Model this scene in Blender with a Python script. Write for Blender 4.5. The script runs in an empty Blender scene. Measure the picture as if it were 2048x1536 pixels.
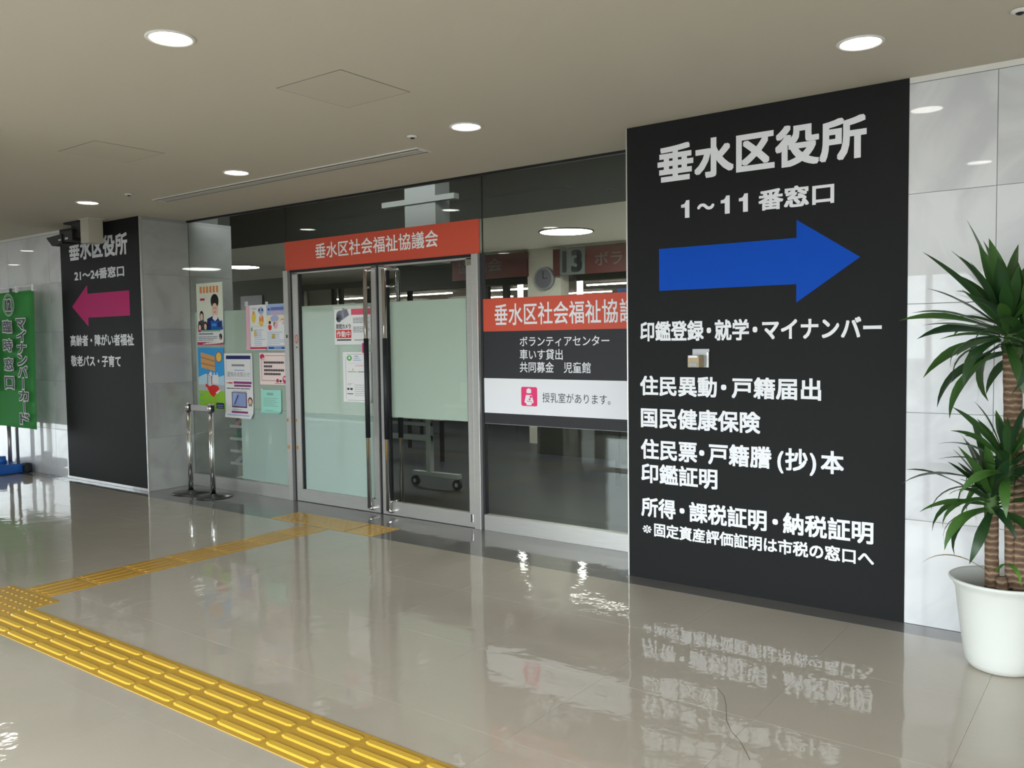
import bpy, bmesh, math, random
from mathutils import Vector, Matrix
random.seed(7)
S = bpy.context.scene
COL = S.collection

# ------------------------------------------------------------------ camera
cam_d = bpy.data.cameras.new('camera'); cam = bpy.data.objects.new('camera', cam_d); COL.objects.link(cam)
cam_d.sensor_width = 36.0; cam_d.lens = 36.0 * 1710.9 / 2048; cam_d.clip_start = 0.05; cam_d.clip_end = 200
R_ = Vector((0.80281592, 0.59608056, -0.01321239)); U_ = Vector((-0.02020997, 0.04935319, 0.9985769)); F_ = Vector((-0.59588435, 0.8014064, -0.05166829))
cam.matrix_world = Matrix(((R_.x, U_.x, -F_.x, 0), (R_.y, U_.y, -F_.y, -4.6882), (R_.z, U_.z, -F_.z, 1.486), (0, 0, 0, 1)))
S.camera = cam

# ------------------------------------------------------------------ world, light, exposure
SKY = 9.3
DOWN = 4.5
W = bpy.data.worlds.new('overcast_sky'); S.world = W; W.use_nodes = True
wn = W.node_tree.nodes; wl = W.node_tree.links
wn['Background'].inputs[0].default_value = (0.92, 0.95, 1.0, 1); wn['Background'].inputs[1].default_value = SKY
S.view_settings.view_transform = 'Standard'; S.view_settings.look = 'None'
S.view_settings.exposure = 0.0; S.view_settings.gamma = 1.0; S.view_settings.use_curve_mapping = False

def portal(x0, x1, z0, z1, y):
    l = bpy.data.lights.new('daylight_portal', 'AREA'); l.shape = 'RECTANGLE'; l.size = x1 - x0; l.size_y = z1 - z0
    l.cycles.is_portal = True
    o = bpy.data.objects.new('daylight_portal', l); COL.objects.link(o)
    o.location = ((x0 + x1) / 2, y, (z0 + z1) / 2); o.rotation_euler = (math.radians(90), 0, 0)   # faces +Y
FACADE_Y = -5.7
portal(-6.75, 5.9, 0.05, 2.15, FACADE_Y - 0.1)
lw_ = bpy.data.lights.new('daylight_portal', 'AREA'); lw_.shape = 'RECTANGLE'; lw_.size = 5.5; lw_.size_y = 2.1; lw_.cycles.is_portal = True
ow_ = bpy.data.objects.new('daylight_portal', lw_); COL.objects.link(ow_); ow_.location = (-18.42, -2.85, 1.1); ow_.rotation_euler = (math.radians(90), 0, math.radians(-90))

# ------------------------------------------------------------------ materials
def lin(r, g, b):
    f = lambda c: (c / 255 / 12.92) if c / 255 <= 0.04045 else ((c / 255 + 0.055) / 1.055) ** 2.4
    return (f(r), f(g), f(b), 1)
_m = {}
def mat(name, c, rough=0.5, metal=0.0, coat=0.0, coat_r=0.03, emis=None, spec=0.5, noise=None, bump=None, trans=0.0):
    if name in _m: return _m[name]
    m = bpy.data.materials.new(name); m.use_nodes = True; nt = m.node_tree; p = nt.nodes['Principled BSDF']
    if len(c) == 3: c = lin(*c)
    p.inputs['Base Color'].default_value = c; p.inputs['Roughness'].default_value = rough; p.inputs['Metallic'].default_value = metal
    p.inputs['Coat Weight'].default_value = coat; p.inputs['Coat Roughness'].default_value = coat_r
    p.inputs['Specular IOR Level'].default_value = spec
    if emis: p.inputs['Emission Color'].default_value = emis[0]; p.inputs['Emission Strength'].default_value = emis[1]
    if noise:      # (scale, amount, stretch)
        tc = nt.nodes.new('ShaderNodeTexCoord'); mp = nt.nodes.new('ShaderNodeMapping'); nz = nt.nodes.new('ShaderNodeTexNoise')
        mp.inputs['Scale'].default_value = noise[2] if len(noise) > 2 else (1, 1, 1)
        nz.inputs['Scale'].default_value = noise[0]; nz.inputs['Detail'].default_value = 5
        mx = nt.nodes.new('ShaderNodeMix'); mx.data_type = 'RGBA'
        mx.inputs[6].default_value = [v * (1 - noise[1]) for v in c[:3]] + [1]; mx.inputs[7].default_value = [min(1, v * (1 + noise[1])) for v in c[:3]] + [1]
        nt.links.new(tc.outputs['Object'], mp.inputs[0]); nt.links.new(mp.outputs[0], nz.inputs[0])
        nt.links.new(nz.outputs[0], mx.inputs[0]); nt.links.new(mx.outputs[2], p.inputs['Base Color'])
    if bump:       # (scale, strength, distance)
        tc2 = nt.nodes.new('ShaderNodeTexCoord'); n2 = nt.nodes.new('ShaderNodeTexNoise'); b = nt.nodes.new('ShaderNodeBump')
        n2.inputs['Scale'].default_value = bump[0]; b.inputs['Strength'].default_value = bump[1]; b.inputs['Distance'].default_value = bump[2]
        nt.links.new(tc2.outputs['Object'], n2.inputs[0]); nt.links.new(n2.outputs[0], b.inputs['Height']); nt.links.new(b.outputs[0], p.inputs['Normal'])
    _m[name] = m; return m

def floor_mat(name, c, gloss=1.0):
    m = bpy.data.materials.new(name); m.use_nodes = True; nt = m.node_tree; N = nt.nodes; L = nt.links; p = N['Principled BSDF']
    geo = N.new('ShaderNodeNewGeometry')
    n1 = N.new('ShaderNodeTexNoise'); n1.inputs['Scale'].default_value = 1.3; n1.inputs['Detail'].default_value = 6
    n2 = N.new('ShaderNodeTexNoise'); n2.inputs['Scale'].default_value = 90; n2.inputs['Detail'].default_value = 2
    L.new(geo.outputs['Position'], n1.inputs[0]); L.new(geo.outputs['Position'], n2.inputs[0])
    mx = N.new('ShaderNodeMix'); mx.data_type = 'RGBA'
    mx.inputs[6].default_value = [v * 0.9 for v in c[:3]] + [1]; mx.inputs[7].default_value = [v * 1.1 for v in c[:3]] + [1]
    ad = N.new('ShaderNodeMath'); ad.operation = 'MULTIPLY_ADD'; ad.inputs[1].default_value = 0.25
    L.new(n2.outputs[0], ad.inputs[0]); L.new(n1.outputs[0], ad.inputs[2]); L.new(ad.outputs[0], mx.inputs[0])
    L.new(mx.outputs[2], p.inputs['Base Color'])
    p.inputs['Roughness'].default_value = 0.45; p.inputs['Specular IOR Level'].default_value = 0.3
    p.inputs['Coat Weight'].default_value = gloss; p.inputs['Coat Roughness'].default_value = 0.035; p.inputs['Coat IOR'].default_value = 1.55
    # hand-laid wax film: slow swell plus a finer ripple
    w1 = N.new('ShaderNodeTexNoise'); w1.inputs['Scale'].default_value = 5.0; w1.inputs['Detail'].default_value = 3
    w2 = N.new('ShaderNodeTexNoise'); w2.inputs['Scale'].default_value = 38; w2.inputs['Detail'].default_value = 1
    L.new(geo.outputs['Position'], w1.inputs[0]); L.new(geo.outputs['Position'], w2.inputs[0])
    a2 = N.new('ShaderNodeMath'); a2.operation = 'MULTIPLY_ADD'; a2.inputs[1].default_value = 0.07
    L.new(w2.outputs[0], a2.inputs[0]); L.new(w1.outputs[0], a2.inputs[2])
    b = N.new('ShaderNodeBump'); b.inputs['Strength'].default_value = 1.0; b.inputs['Distance'].default_value = 0.0022
    L.new(a2.outputs[0], b.inputs['Height']); L.new(b.outputs[0], p.inputs['Coat Normal'])
    return m

def marble_mat(name, c, vein):
    m = bpy.data.materials.new(name); m.use_nodes = True; nt = m.node_tree; N = nt.nodes; L = nt.links; p = N['Principled BSDF']
    geo = N.new('ShaderNodeNewGeometry'); oi = N.new('ShaderNodeObjectInfo')
    vm = N.new('ShaderNodeVectorMath'); vm.operation = 'ADD'
    cx = N.new('ShaderNodeCombineXYZ'); mu = N.new('ShaderNodeMath'); mu.operation = 'MULTIPLY'; mu.inputs[1].default_value = 17
    L.new(oi.outputs['Random'], mu.inputs[0]); L.new(mu.outputs[0], cx.inputs[0]); L.new(mu.outputs[0], cx.inputs[2])
    L.new(geo.outputs['Position'], vm.inputs[0]); L.new(cx.outputs[0], vm.inputs[1])
    n = N.new('ShaderNodeTexNoise'); n.inputs['Scale'].default_value = 1.6; n.inputs['Detail'].default_value = 8; n.inputs['Distortion'].default_value = 1.5
    L.new(vm.outputs[0], n.inputs[0])
    cr = N.new('ShaderNodeValToRGB'); e = cr.color_ramp.elements
    e[0].position = 0.36; e[0].color = vein; e[1].position = 0.55; e[1].color = c
    L.new(n.outputs[0], cr.inputs[0])
    mr = N.new('ShaderNodeMapRange'); mr.inputs[3].default_value = 0.93; mr.inputs[4].default_value = 1.0
    L.new(oi.outputs['Random'], mr.inputs[0])
    mx = N.new('ShaderNodeMix'); mx.data_type = 'RGBA'; mx.blend_type = 'MULTIPLY'; mx.inputs[0].default_value = 1
    L.new(cr.outputs[0], mx.inputs[6]); L.new(mr.outputs[0], mx.inputs[7]); L.new(mx.outputs[2], p.inputs['Base Color'])
    p.inputs['Roughness'].default_value = 0.4; p.inputs['Coat Weight'].default_value = 0.8; p.inputs['Coat Roughness'].default_value = 0.02
    return m

def glass_mat(name, tint, f0=0.05):
    m = bpy.data.materials.new(name); m.use_nodes = True; nt = m.node_tree; N = nt.nodes; L = nt.links
    N.remove(N['Principled BSDF']); out = N['Material Output']
    lw = N.new('ShaderNodeLayerWeight'); lw.inputs[0].default_value = 0.5
    pw = N.new('ShaderNodeMath'); pw.operation = 'POWER'; pw.inputs[1].default_value = 5
    ma = N.new('ShaderNodeMath'); ma.operation = 'MULTIPLY_ADD'; ma.inputs[1].default_value = 1 - f0; ma.inputs[2].default_value = f0
    t = N.new('ShaderNodeBsdfTransparent'); t.inputs[0].default_value = tint
    g = N.new('ShaderNodeBsdfGlossy'); g.inputs['Roughness'].default_value = 0.0; g.inputs[0].default_value = (0.86, 0.92, 0.90, 1)
    mx = N.new('ShaderNodeMixShader')
    L.new(lw.outputs['Facing'], pw.inputs[0]); L.new(pw.outputs[0], ma.inputs[0]); L.new(ma.outputs[0], mx.inputs[0])
    L.new(t.outputs[0], mx.inputs[1]); L.new(g.outputs[0], mx.inputs[2]); L.new(mx.outputs[0], out.inputs[0])
    return m

def film_mat(name, c, tr=0.15):
    m = bpy.data.materials.new(name); m.use_nodes = True; nt = m.node_tree; N = nt.nodes; L = nt.links
    N.remove(N['Principled BSDF']); out = N['Material Output']
    d = N.new('ShaderNodeBsdfDiffuse'); d.inputs[0].default_value = c
    t = N.new('ShaderNodeBsdfTranslucent'); t.inputs[0].default_value = c
    mx = N.new('ShaderNodeMixShader'); mx.inputs[0].default_value = tr
    L.new(d.outputs[0], mx.inputs[1]); L.new(t.outputs[0], mx.inputs[2]); L.new(mx.outputs[0], out.inputs[0])
    return m

M_FLOOR = floor_mat('polished_floor', (0.53, 0.475, 0.40, 1))
M_BAND = floor_mat('polished_floor_dark', (0.17, 0.16, 0.155, 1))
M_JOINT = mat('floor_joint', (0.2, 0.19, 0.18, 1), 0.8)
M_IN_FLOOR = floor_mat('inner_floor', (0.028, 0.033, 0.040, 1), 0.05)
M_CEIL = mat('ceiling_board', (0.55, 0.50, 0.41, 1), 0.95, spec=0.1, bump=(260, 0.25, 0.002))
M_HATCH = mat('ceiling_hatch', (0.53, 0.48, 0.395, 1), 0.95, spec=0.1)
M_GAP = mat('shadow_gap', (0.16, 0.15, 0.13, 1), 0.9)
M_MARBLE = marble_mat('pale_marble', (0.74, 0.74, 0.76, 1), (0.60, 0.60, 0.63, 1))
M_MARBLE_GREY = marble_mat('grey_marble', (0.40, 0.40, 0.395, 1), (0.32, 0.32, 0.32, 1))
M_GROUT = mat('marble_joint', (0.30, 0.30, 0.30, 1), 0.8)
M_STEEL = mat('brushed_steel', (0.52, 0.51, 0.49, 1), 0.36, 0.6, noise=(6, 0.12, (1, 1, 25)))
M_CHROME = mat('polished_chrome', (0.88, 0.88, 0.88, 1), 0.14, 1.0)
M_DKSTEEL = mat('dark_metal', (0.03, 0.03, 0.032, 1), 0.4, 0.6)
M_BLACK = mat('black_vinyl', (0.015, 0.0155, 0.016, 1), 0.6, spec=0.12)
M_RUBBER = mat('black_rubber', (0.012, 0.013, 0.018, 1), 0.55)
M_WHITE = mat('white_vinyl', (0.82, 0.82, 0.86, 1), 0.5, spec=0.3)
M_BLUE = mat('blue_vinyl', (0.0, 0.065, 0.46, 1), 0.6, spec=0.15)
M_PINK = mat('magenta_vinyl', (0.56, 0.010, 0.16, 1), 0.6, spec=0.15)
M_RED = mat('orange_red_vinyl', (0.62, 0.075, 0.035, 1), 0.5)
M_CHAR = mat('charcoal_vinyl', (0.032, 0.032, 0.036, 1), 0.5, spec=0.25)
M_GLASS = glass_mat('door_glass', (0.89, 0.905, 0.88, 1), 0.038)
M_FGLASS = glass_mat('facade_glass', (0.93, 0.96, 0.95, 1), 0.04)
M_FILM_UP = film_mat('frosted_film_green', (0.80, 0.90, 0.85, 1))
M_FILM_LO = film_mat('frosted_film_blue', (0.75, 0.89, 0.90, 1))
M_YEL = mat('yellow_tactile', (0.60, 0.35, 0.04, 1), 0.42, coat=0.25, coat_r=0.2, noise=(3, 0.12))
M_YEL2 = mat('yellow_tactile_bar', (0.76, 0.47, 0.05, 1), 0.4, coat=0.3, coat_r=0.2)
M_YELOLD = mat('worn_tactile', (0.60, 0.34, 0.05, 1), 0.35, coat=0.5, coat_r=0.1, noise=(4, 0.12))
M_LAMP = mat('downlight_glow', (1, 1, 1, 1), 0.5, emis=((1.0, 0.96, 0.90, 1), DOWN * 3.2))
M_TRIM = mat('white_trim_ring', (0.72, 0.70, 0.66, 1), 0.5)
M_BEIGE = mat('beige_wall', (0.55, 0.52, 0.44, 1), 0.9)
M_SOUTH = mat('south_wall', (0.20, 0.20, 0.19, 1), 0.8)
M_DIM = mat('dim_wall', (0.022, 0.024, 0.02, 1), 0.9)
M_OLIVE = mat('olive_grey_wall', (0.26, 0.26, 0.22, 1), 0.9)

# ------------------------------------------------------------------ object helpers
def link(name, me, parent=None, loc=None):
    o = bpy.data.objects.new(name, me); COL.objects.link(o)
    if parent: o.parent = parent
    if loc: o.location = loc
    return o
def tag(o, label=None, cat=None, group=None, kind=None):
    if label: o['label'] = label
    if cat: o['category'] = cat
    if group: o['group'] = group
    if kind: o['kind'] = kind
    return o
def thing(name, label, cat, loc=(0, 0, 0), group=None, rz=0):
    o = bpy.data.objects.new(name, None); COL.objects.link(o); o.location = loc; o.rotation_euler = (0, 0, rz); o.empty_display_size = 0.1
    return tag(o, label, cat, group)
def box(bm, x0, x1, y0, y1, z0, z1, mi=0, bev=0.0):
    r = bmesh.ops.create_cube(bm, size=1.0)
    bmesh.ops.transform(bm, matrix=Matrix.Translation(((x0 + x1) / 2, (y0 + y1) / 2, (z0 + z1) / 2)) @ Matrix.Diagonal((abs(x1 - x0), abs(y1 - y0), abs(z1 - z0), 1)), verts=r['verts'])
    fs = set(f for v in r['verts'] for f in v.link_faces)
    if bev > 0:
        es = list(set(e for f in fs for e in f.edges))
        rr = bmesh.ops.bevel(bm, geom=es, offset=bev, segments=2, affect='EDGES', profile=0.6)
        fs = set(f for f in rr['faces']) | set(f for f in fs if f.is_valid)
    for f in fs:
        if f.is_valid: f.material_index = mi
def cyl(bm, p0, p1, r0, r1=None, n=20, mi=0, caps=True):
    p0, p1 = Vector(p0), Vector(p1); r1 = r0 if r1 is None else r1; d = p1 - p0
    r = bmesh.ops.create_cone(bm, cap_ends=caps, segments=n, radius1=r0, radius2=r1, depth=d.length)
    q = Vector((0, 0, 1)).rotation_difference(d.normalized()).to_matrix().to_4x4()
    bmesh.ops.transform(bm, matrix=Matrix.Translation((p0 + p1) / 2) @ q, verts=r['verts'])
    for v in r['verts']:
        for f in v.link_faces:
            f.material_index = mi; f.smooth = len(f.verts) == 4
def lathe(bm, prof, n=40, c=(0, 0, 0), mi=0):
    rings = []
    for r, z in prof:
        rings.append([bm.verts.new((c[0] + r * math.cos(2 * math.pi * i / n), c[1] + r * math.sin(2 * math.pi * i / n), c[2] + z)) for i in range(n)])
    for a, b in zip(rings, rings[1:]):
        for i in range(n):
            f = bm.faces.new((a[i], a[(i + 1) % n], b[(i + 1) % n], b[i])); f.smooth = True; f.material_index = mi
    return rings
def tube(bm, pts, r, n=10, mi=0):
    """a swept round bar through pts; r may be a list"""
    P = [Vector(p) for p in pts]; rs = r if isinstance(r, (list, tuple)) else [r] * len(P); rings = []
    up = Vector((0.31, 0.17, 0.93)).normalized()
    for i, p in enumerate(P):
        d = (P[min(i + 1, len(P) - 1)] - P[max(i - 1, 0)]).normalized()
        a = d.cross(up); a = a.normalized() if a.length > 0.05 else d.cross(Vector((1, 0, 0))).normalized(); b = d.cross(a)
        rings.append([bm.verts.new(p + (a * math.cos(2 * math.pi * k / n) + b * math.sin(2 * math.pi * k / n)) * rs[i]) for k in range(n)])
    for a, b in zip(rings, rings[1:]):
        for k in range(n):
            f = bm.faces.new((a[k], a[(k + 1) % n], b[(k + 1) % n], b[k])); f.smooth = True; f.material_index = mi
    for rg in (rings[0][::-1], rings[-1]):
        f = bm.faces.new(rg); f.material_index = mi
def build(name, bm, mats, parent=None, loc=None, smooth=False):
    bmesh.ops.recalc_face_normals(bm, faces=bm.faces)
    me = bpy.data.meshes.new(name); bm.to_mesh(me); bm.free()
    for m in (mats if isinstance(mats, (list, tuple)) else [mats]): me.materials.append(m)
    return link(name, me, parent, loc)
def bx(name, m, d, parent=None, bev=0.0, loc=None):
    bm = bmesh.new(); box(bm, *d, bev=bev); return build(name, bm, m, parent, loc)
def struct(o, label=None): o['kind'] = 'structure'; return tag(o, label)

# --- lettering: the built-in font, thickened where the photo's face is bold, fitted to measured widths
_ref = {}
def text_mesh(s, off):
    c = bpy.data.curves.new('t', 'FONT'); c.body = s; c.size = 1; c.offset = off; c.resolution_u = 3; c.dimensions = '2D'; c.fill_mode = 'FRONT'
    o = bpy.data.objects.new('t', c); COL.objects.link(o)
    dg = bpy.context.evaluated_depsgraph_get()
    me = bpy.data.meshes.new_from_object(o.evaluated_get(dg), depsgraph=dg)
    vs = [tuple(v.co) for v in me.vertices]; fs = [tuple(p.vertices) for p in me.polygons]
    bpy.data.objects.remove(o); bpy.data.curves.remove(c); bpy.data.meshes.remove(me)
    return vs, fs
def ref():
    if not _ref:
        v, _ = text_mesh('国', 0.0); _ref['b'] = min(p[1] for p in v); _ref['t'] = max(p[1] for p in v)
    return _ref['b'], _ref['t']
def put_text(bm, s, x0, x1, zb, zt, y, off=0.0, mi=0, fitz=False):
    """s set between x0 and x1; zb/zt are the bottom/top of a full kanji's ink; faces -Y at depth y; off thickens the strokes"""
    b, t = ref(); vs, fs = text_mesh(s, 0.0)
    if not vs: return
    xa = min(p[0] for p in vs); xb = max(p[0] for p in vs)
    if fitz: b = min(p[1] for p in vs); t = max(p[1] for p in vs)
    sh = [(0, 0)] if off <= 0 else [(a * off, c_ * off) for a in (-1, 0, 1) for c_ in (-1, 0, 1)]
    sx = (x1 - x0) / (xb - xa + 2 * off); sz = (zt - zb) / (t - b + 2 * off)
    for k, (dx, dz) in enumerate(sh):
        V = [bm.verts.new((x0 + (p[0] - xa + off + dx) * sx, y - k * 0.00007, zb + (p[1] - b + off + dz) * sz)) for p in vs]
        for f in fs:
            try: q = bm.faces.new([V[i] for i in f]); q.material_index = mi
            except ValueError: pass
def block_one(bm, x0, x1, z0, z1, y):
    P = [(.46, 0), (1, 0), (1, 1), (.60, 1), (.52, .89), (.36, .80), (.0, .77), (.0, .60), (.46, .60)]
    V = [bm.verts.new((x0 + u * (x1 - x0), y, z0 + v * (z1 - z0))) for u, v in P]
    bm.faces.new((V[0], V[1], V[8])); bm.faces.new((V[1], V[2], V[8])); bm.faces.new((V[2], V[3], V[4])); bm.faces.new((V[2], V[4], V[8])); bm.faces.new((V[4], V[5], V[8])); bm.faces.new((V[5], V[6], V[7], V[8]))
def lettering(parent, segs, zb, zt, y, m, off=0.018, loc=None, name='lettering', fitz=False):
    bm = bmesh.new()
    for s, x0, x1 in segs:
        if s == '1': block_one(bm, x0, x1, zb + .004, zt - .004, y)
        else: put_text(bm, s, x0, x1, zb, zt, y, .006 if s == '※' else off, fitz=fitz)
    me = bpy.data.meshes.new(name); bm.to_mesh(me); bm.free(); me.materials.append(m)
    return link(name, me, parent, loc)
def arrow(parent, pts, y, m):
    bm = bmesh.new(); n = len(pts)
    a = [bm.verts.new((x, y, z)) for x, z in pts]; b = [bm.verts.new((x, y + 0.0008, z)) for x, z in pts]
    bm.faces.new(a); bm.faces.new(b[::-1])
    for i in range(n): bm.faces.new((a[i], b[i], b[(i + 1) % n], a[(i + 1) % n]))
    return build('arrow', bm, m, parent)

H = 2.766
G = 0.53          # plane of the glass front
# ================================================================== SETTING
# ---- floor: substrate plus individually laid tiles
fl = struct(bx('floor', M_JOINT, (-18.3, 6.0, -5.85, 9.0, -0.15, -0.0035)))
T = 0.686
tile_me = None
xs = -3.26 - 22 * T
k = 0
def tile_mesh(w, d):
    bm = bmesh.new(); box(bm, 0.0004, w - 0.0004, 0.0004, d - 0.0004, -0.0035, 0.0, bev=0.0004)
    bmesh.ops.recalc_face_normals(bm, faces=bm.faces)
    me = bpy.data.meshes.new('floor_tile'); bm.to_mesh(me); bm.free(); me.materials.append(M_FLOOR); return me
tm = tile_mesh(T, T)
for i in range(35):
    for j in range(8):
        x = xs + i * T; y = -0.16 - (j + 1) * T
        if x > 5.4: continue
        link('floor_tile', tm, fl, (x, y, 0))
bx('border_strip', M_BAND, (-18.3, 6.0, -0.1595, 0.0, -0.0035, 0.0), fl, 0.0003)
bx('border_strip', M_BAND, (-8.073, -2.591, 0.0, G + 0.07, -0.0035, 0.0), fl)
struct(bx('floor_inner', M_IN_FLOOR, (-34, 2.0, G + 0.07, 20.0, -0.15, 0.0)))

bm = bmesh.new(); cp = [(-1.441, -1.323), (-1.381, -1.387), (-1.34, -1.465), (-1.285, -1.593), (-1.234, -1.672), (-1.176, -1.729), (-1.093, -1.845)]
for (xa, ya), (xb_, yb_) in zip(cp, cp[1:]):
    d_ = Vector((xb_ - xa, yb_ - ya)); n_ = Vector((-d_.y, d_.x)).normalized() * .0011
    bm.faces.new([bm.verts.new((p[0], p[1], .0003)) for p in ((xa + n_.x, ya + n_.y), (xa - n_.x, ya - n_.y), (xb_ - n_.x, yb_ - n_.y), (xb_ + n_.x, yb_ + n_.y))])
build('crack', bm, mat('crack_dirt', (.10, .09, .08, 1), .9), fl)
# ---- ceiling with two access hatches
ce = struct(bx('ceiling', M_CEIL, (-18.3, 6.0, -5.85, G + 0.02, H, H + 0.12)))
for cx_, cy_ in ((-3.31, -1.636), (-5.555, -1.64)):
    w = 0.232
    bx('hatch_gap', M_GAP, (cx_ - w - .006, cx_ + w + .006, cy_ - w - .006, cy_ + w + .006, H - 0.0006, H + 0.001), ce)
    bx('access_panel', M_HATCH, (cx_ - w, cx_ + w, cy_ - w, cy_ + w, H - 0.0016, H + 0.001), ce)

# ---- marble walls either side of the glass front
def slab(parent, x0, x1, z0, z1, m, face='front', X=0, n='marble_slab', out=1):
    g = 0.0015
    if face == 'front': return bx(n, m, (x0 + g, x1 - g, -0.0, 0.014, z0 + g, z1 - g), parent, 0.0008)
    lo, hi = (X - 0.014, X) if out > 0 else (X, X + 0.014)
    return bx(n, m, (lo, hi, x0 + g, x1 - g, z0 + g, z1 - g), parent, 0.0008)
wr = struct(bx('wall_right', M_GROUT, (-2.583, 6.0, 0.004, 2.6, 0.0, H)))
wlft = struct(bx('wall_left', M_GROUT, (-18.3, -8.077, 0.004, 1.06, 0.0, H)))
rows = [0.0, 0.54, 1.09, 1.64, 2.19, 2.735]
for z0, z1 in zip(rows, rows[1:]):
    for x0, x1 in zip([-2.585, -1.585, -0.593, 0.4, 1.4, 2.4, 3.4, 4.4], [-1.585, -0.593, 0.4, 1.4, 2.4, 3.4, 4.4, 5.4]):
        slab(wr, x0, x1, z0, z1, M_MARBLE)
    for x0, x1 in zip([-18, -17, -16, -15, -14, -13, -12, -11, -9.98, -9.02], [-17, -16, -15, -14, -13, -12, -11, -9.98, -9.02, -8.073]):
        slab(wlft, x0, x1, z0, z1, M_MARBLE)
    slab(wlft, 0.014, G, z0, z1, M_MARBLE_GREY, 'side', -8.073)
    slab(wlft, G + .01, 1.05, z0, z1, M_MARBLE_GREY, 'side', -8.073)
bx('top_trim', M_TRIM, (-18.2, -8.077, 0.0, 0.02, 2.738, H), wlft)
bx('top_trim', M_TRIM, (-2.583, 6.0, 0.0, 0.02, 2.738, H), wr)
bx('corner_trim', M_STEEL, (-2.592, -2.583, -0.004, 0.02, 0.0, H), wr)
bx('corner_trim', M_STEEL, (-8.085, -8.070, -0.003, 0.012, 0.0, H), wlft)

# ---- room ends and the glazed street side behind the viewpoint
wwe = struct(bx('wall_west', M_MARBLE, (-18.5, -18.3, -5.9, 0.0, 2.15, H)))
bx('window_pane', M_FGLASS, (-18.4, -18.39, -5.7, 0.0, 0.0, 2.15), wwe)
for yy in (-5.7, -3.85, -1.95, -.06): bx('mullion', M_STEEL, (-18.44, -18.34, yy, yy + .06, 0.0, 2.15), wwe)
struct(bx('wall_east', M_BEIGE, (6.0, 6.2, -5.9, 2.6, 0, H)))
ws = struct(bx('wall_south', M_BEIGE, (-18.3, 6.0, FACADE_Y - .15, FACADE_Y, 2.15, H)))
bx('wall_panel', M_SOUTH, (-11.55, -6.8, FACADE_Y - .15, FACADE_Y, 0, 2.15), ws)
bx('wall_panel', M_SOUTH, (-18.3, -14.0, FACADE_Y - .15, FACADE_Y, 0, 2.15), ws)
def glazing(n, x0, x1, step):
    root = bx('window_%d' % n, M_STEEL, (x0, x1, FACADE_Y - .12, FACADE_Y - .04, 0, 0.06)); struct(root)
    x = x0
    while x < x1 - 0.01:
        bx('mullion', M_STEEL, (x, x + 0.06, FACADE_Y - .12, FACADE_Y - .04, 0.06, 2.15), root)
        bx('window_pane', M_FGLASS, (x + .06, min(x + step, x1), FACADE_Y - .085, FACADE_Y - .075, 0.06, 2.15), root)
        x += step
    bx('mullion', M_STEEL, (x1 - .06, x1, FACADE_Y - .12, FACADE_Y - .04, 0.06, 2.15), root)
glazing(4, -6.8, 6.0, 1.6)
glazing(5, -14.0, -11.55, 1.225)
t = thing('added_blind', 'white roller blind added to soften daylight and its reflection at the left street window', 'blind', (-12.775, FACADE_Y - .02, 2.12))  # blind added to diffuse the window light and even out its mirror image
bx('diffusing_cloth', film_mat('diffusing_cloth', (.85, .86, .86, 1), .6), (-1.21, 1.21, -.002, .002, -2.05, 0), t)
bm = bmesh.new(); cyl(bm, (-1.22, 0, .0), (1.22, 0, .0), .025, n=16); build('roller', bm, M_STEEL, t)
struct(bx('pavement', mat('pavement', (0.30, 0.30, 0.295, 1), 0.9, noise=(3, 0.1)), (-80, 60, -60, 60, -0.3, -0.2)))
struct(bx('hall_column', M_BEIGE, (-6.15, -5.8, -3.45, -3.1, 0, H)))

# ================================================================== GLASS FRONT
def pane(name, x0, x1, z0, z1, parent, y=G):
    return bx(name, M_GLASS, (x0, x1, y - 0.005, y + 0.005, z0, z1), parent)
# fixed lights: window_1 left of the doors, window_2 right of them, window_3 over them
w1 = struct(bx('window_1', M_STEEL, (-8.073, -6.5, G - .03, G + .03, 0.0, 0.125), None, 0.002))
pane('window_pane', -8.07, -6.5, 0.125, H, w1)
w2 = struct(bx('window_2', M_STEEL, (-4.145, -2.592, G - .03, G + .03, 0.0, 0.122), None, 0.002))
pane('window_pane', -4.143, -2.592, 0.122, H, w2)
w3 = struct(bx('window_3', M_GLASS, (-6.497, -4.147, G - .005, G + .005, 2.155, H)))
bx('top_channel', M_DKSTEEL, (-8.07, -2.592, G - .02, G + .02, H - 0.018, H), w3)
bx('silicone_joint', M_DKSTEEL, (-4.1475, -4.1435, G - .006, G + .006, 2.155, H), w3)
bx('silicone_joint', M_DKSTEEL, (-6.5, -6.497, G - .006, G + .006, 2.155, H), w3)
# jambs and header
tr = struct(bx('trim_1', M_STEEL, (-6.497, -6.432, G - .045, G + .045, 0.0, 2.155), None, 0.003))
tr2 = struct(bx('trim_2', M_STEEL, (-4.228, -4.166, G - .045, G + .045, 0.0, 2.155), None, 0.003))
tr3 = struct(bx('trim_3', M_DKSTEEL, (-6.43, -4.23, G - .02, G + .045, 2.135, 2.157)))
bx('seal_strip', M_RUBBER, (-6.432, -6.398, G - .01, G + .03, 0.0, 2.13), tr)
bx('seal_strip', M_RUBBER, (-4.166, -4.146, G - .012, G + .03, 0.0, 2.155), tr2)
bx('seal_strip', M_RUBBER, (-5.302, -5.262, G - .008, G + .02, 0.0, 2.13), tr3)

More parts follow.
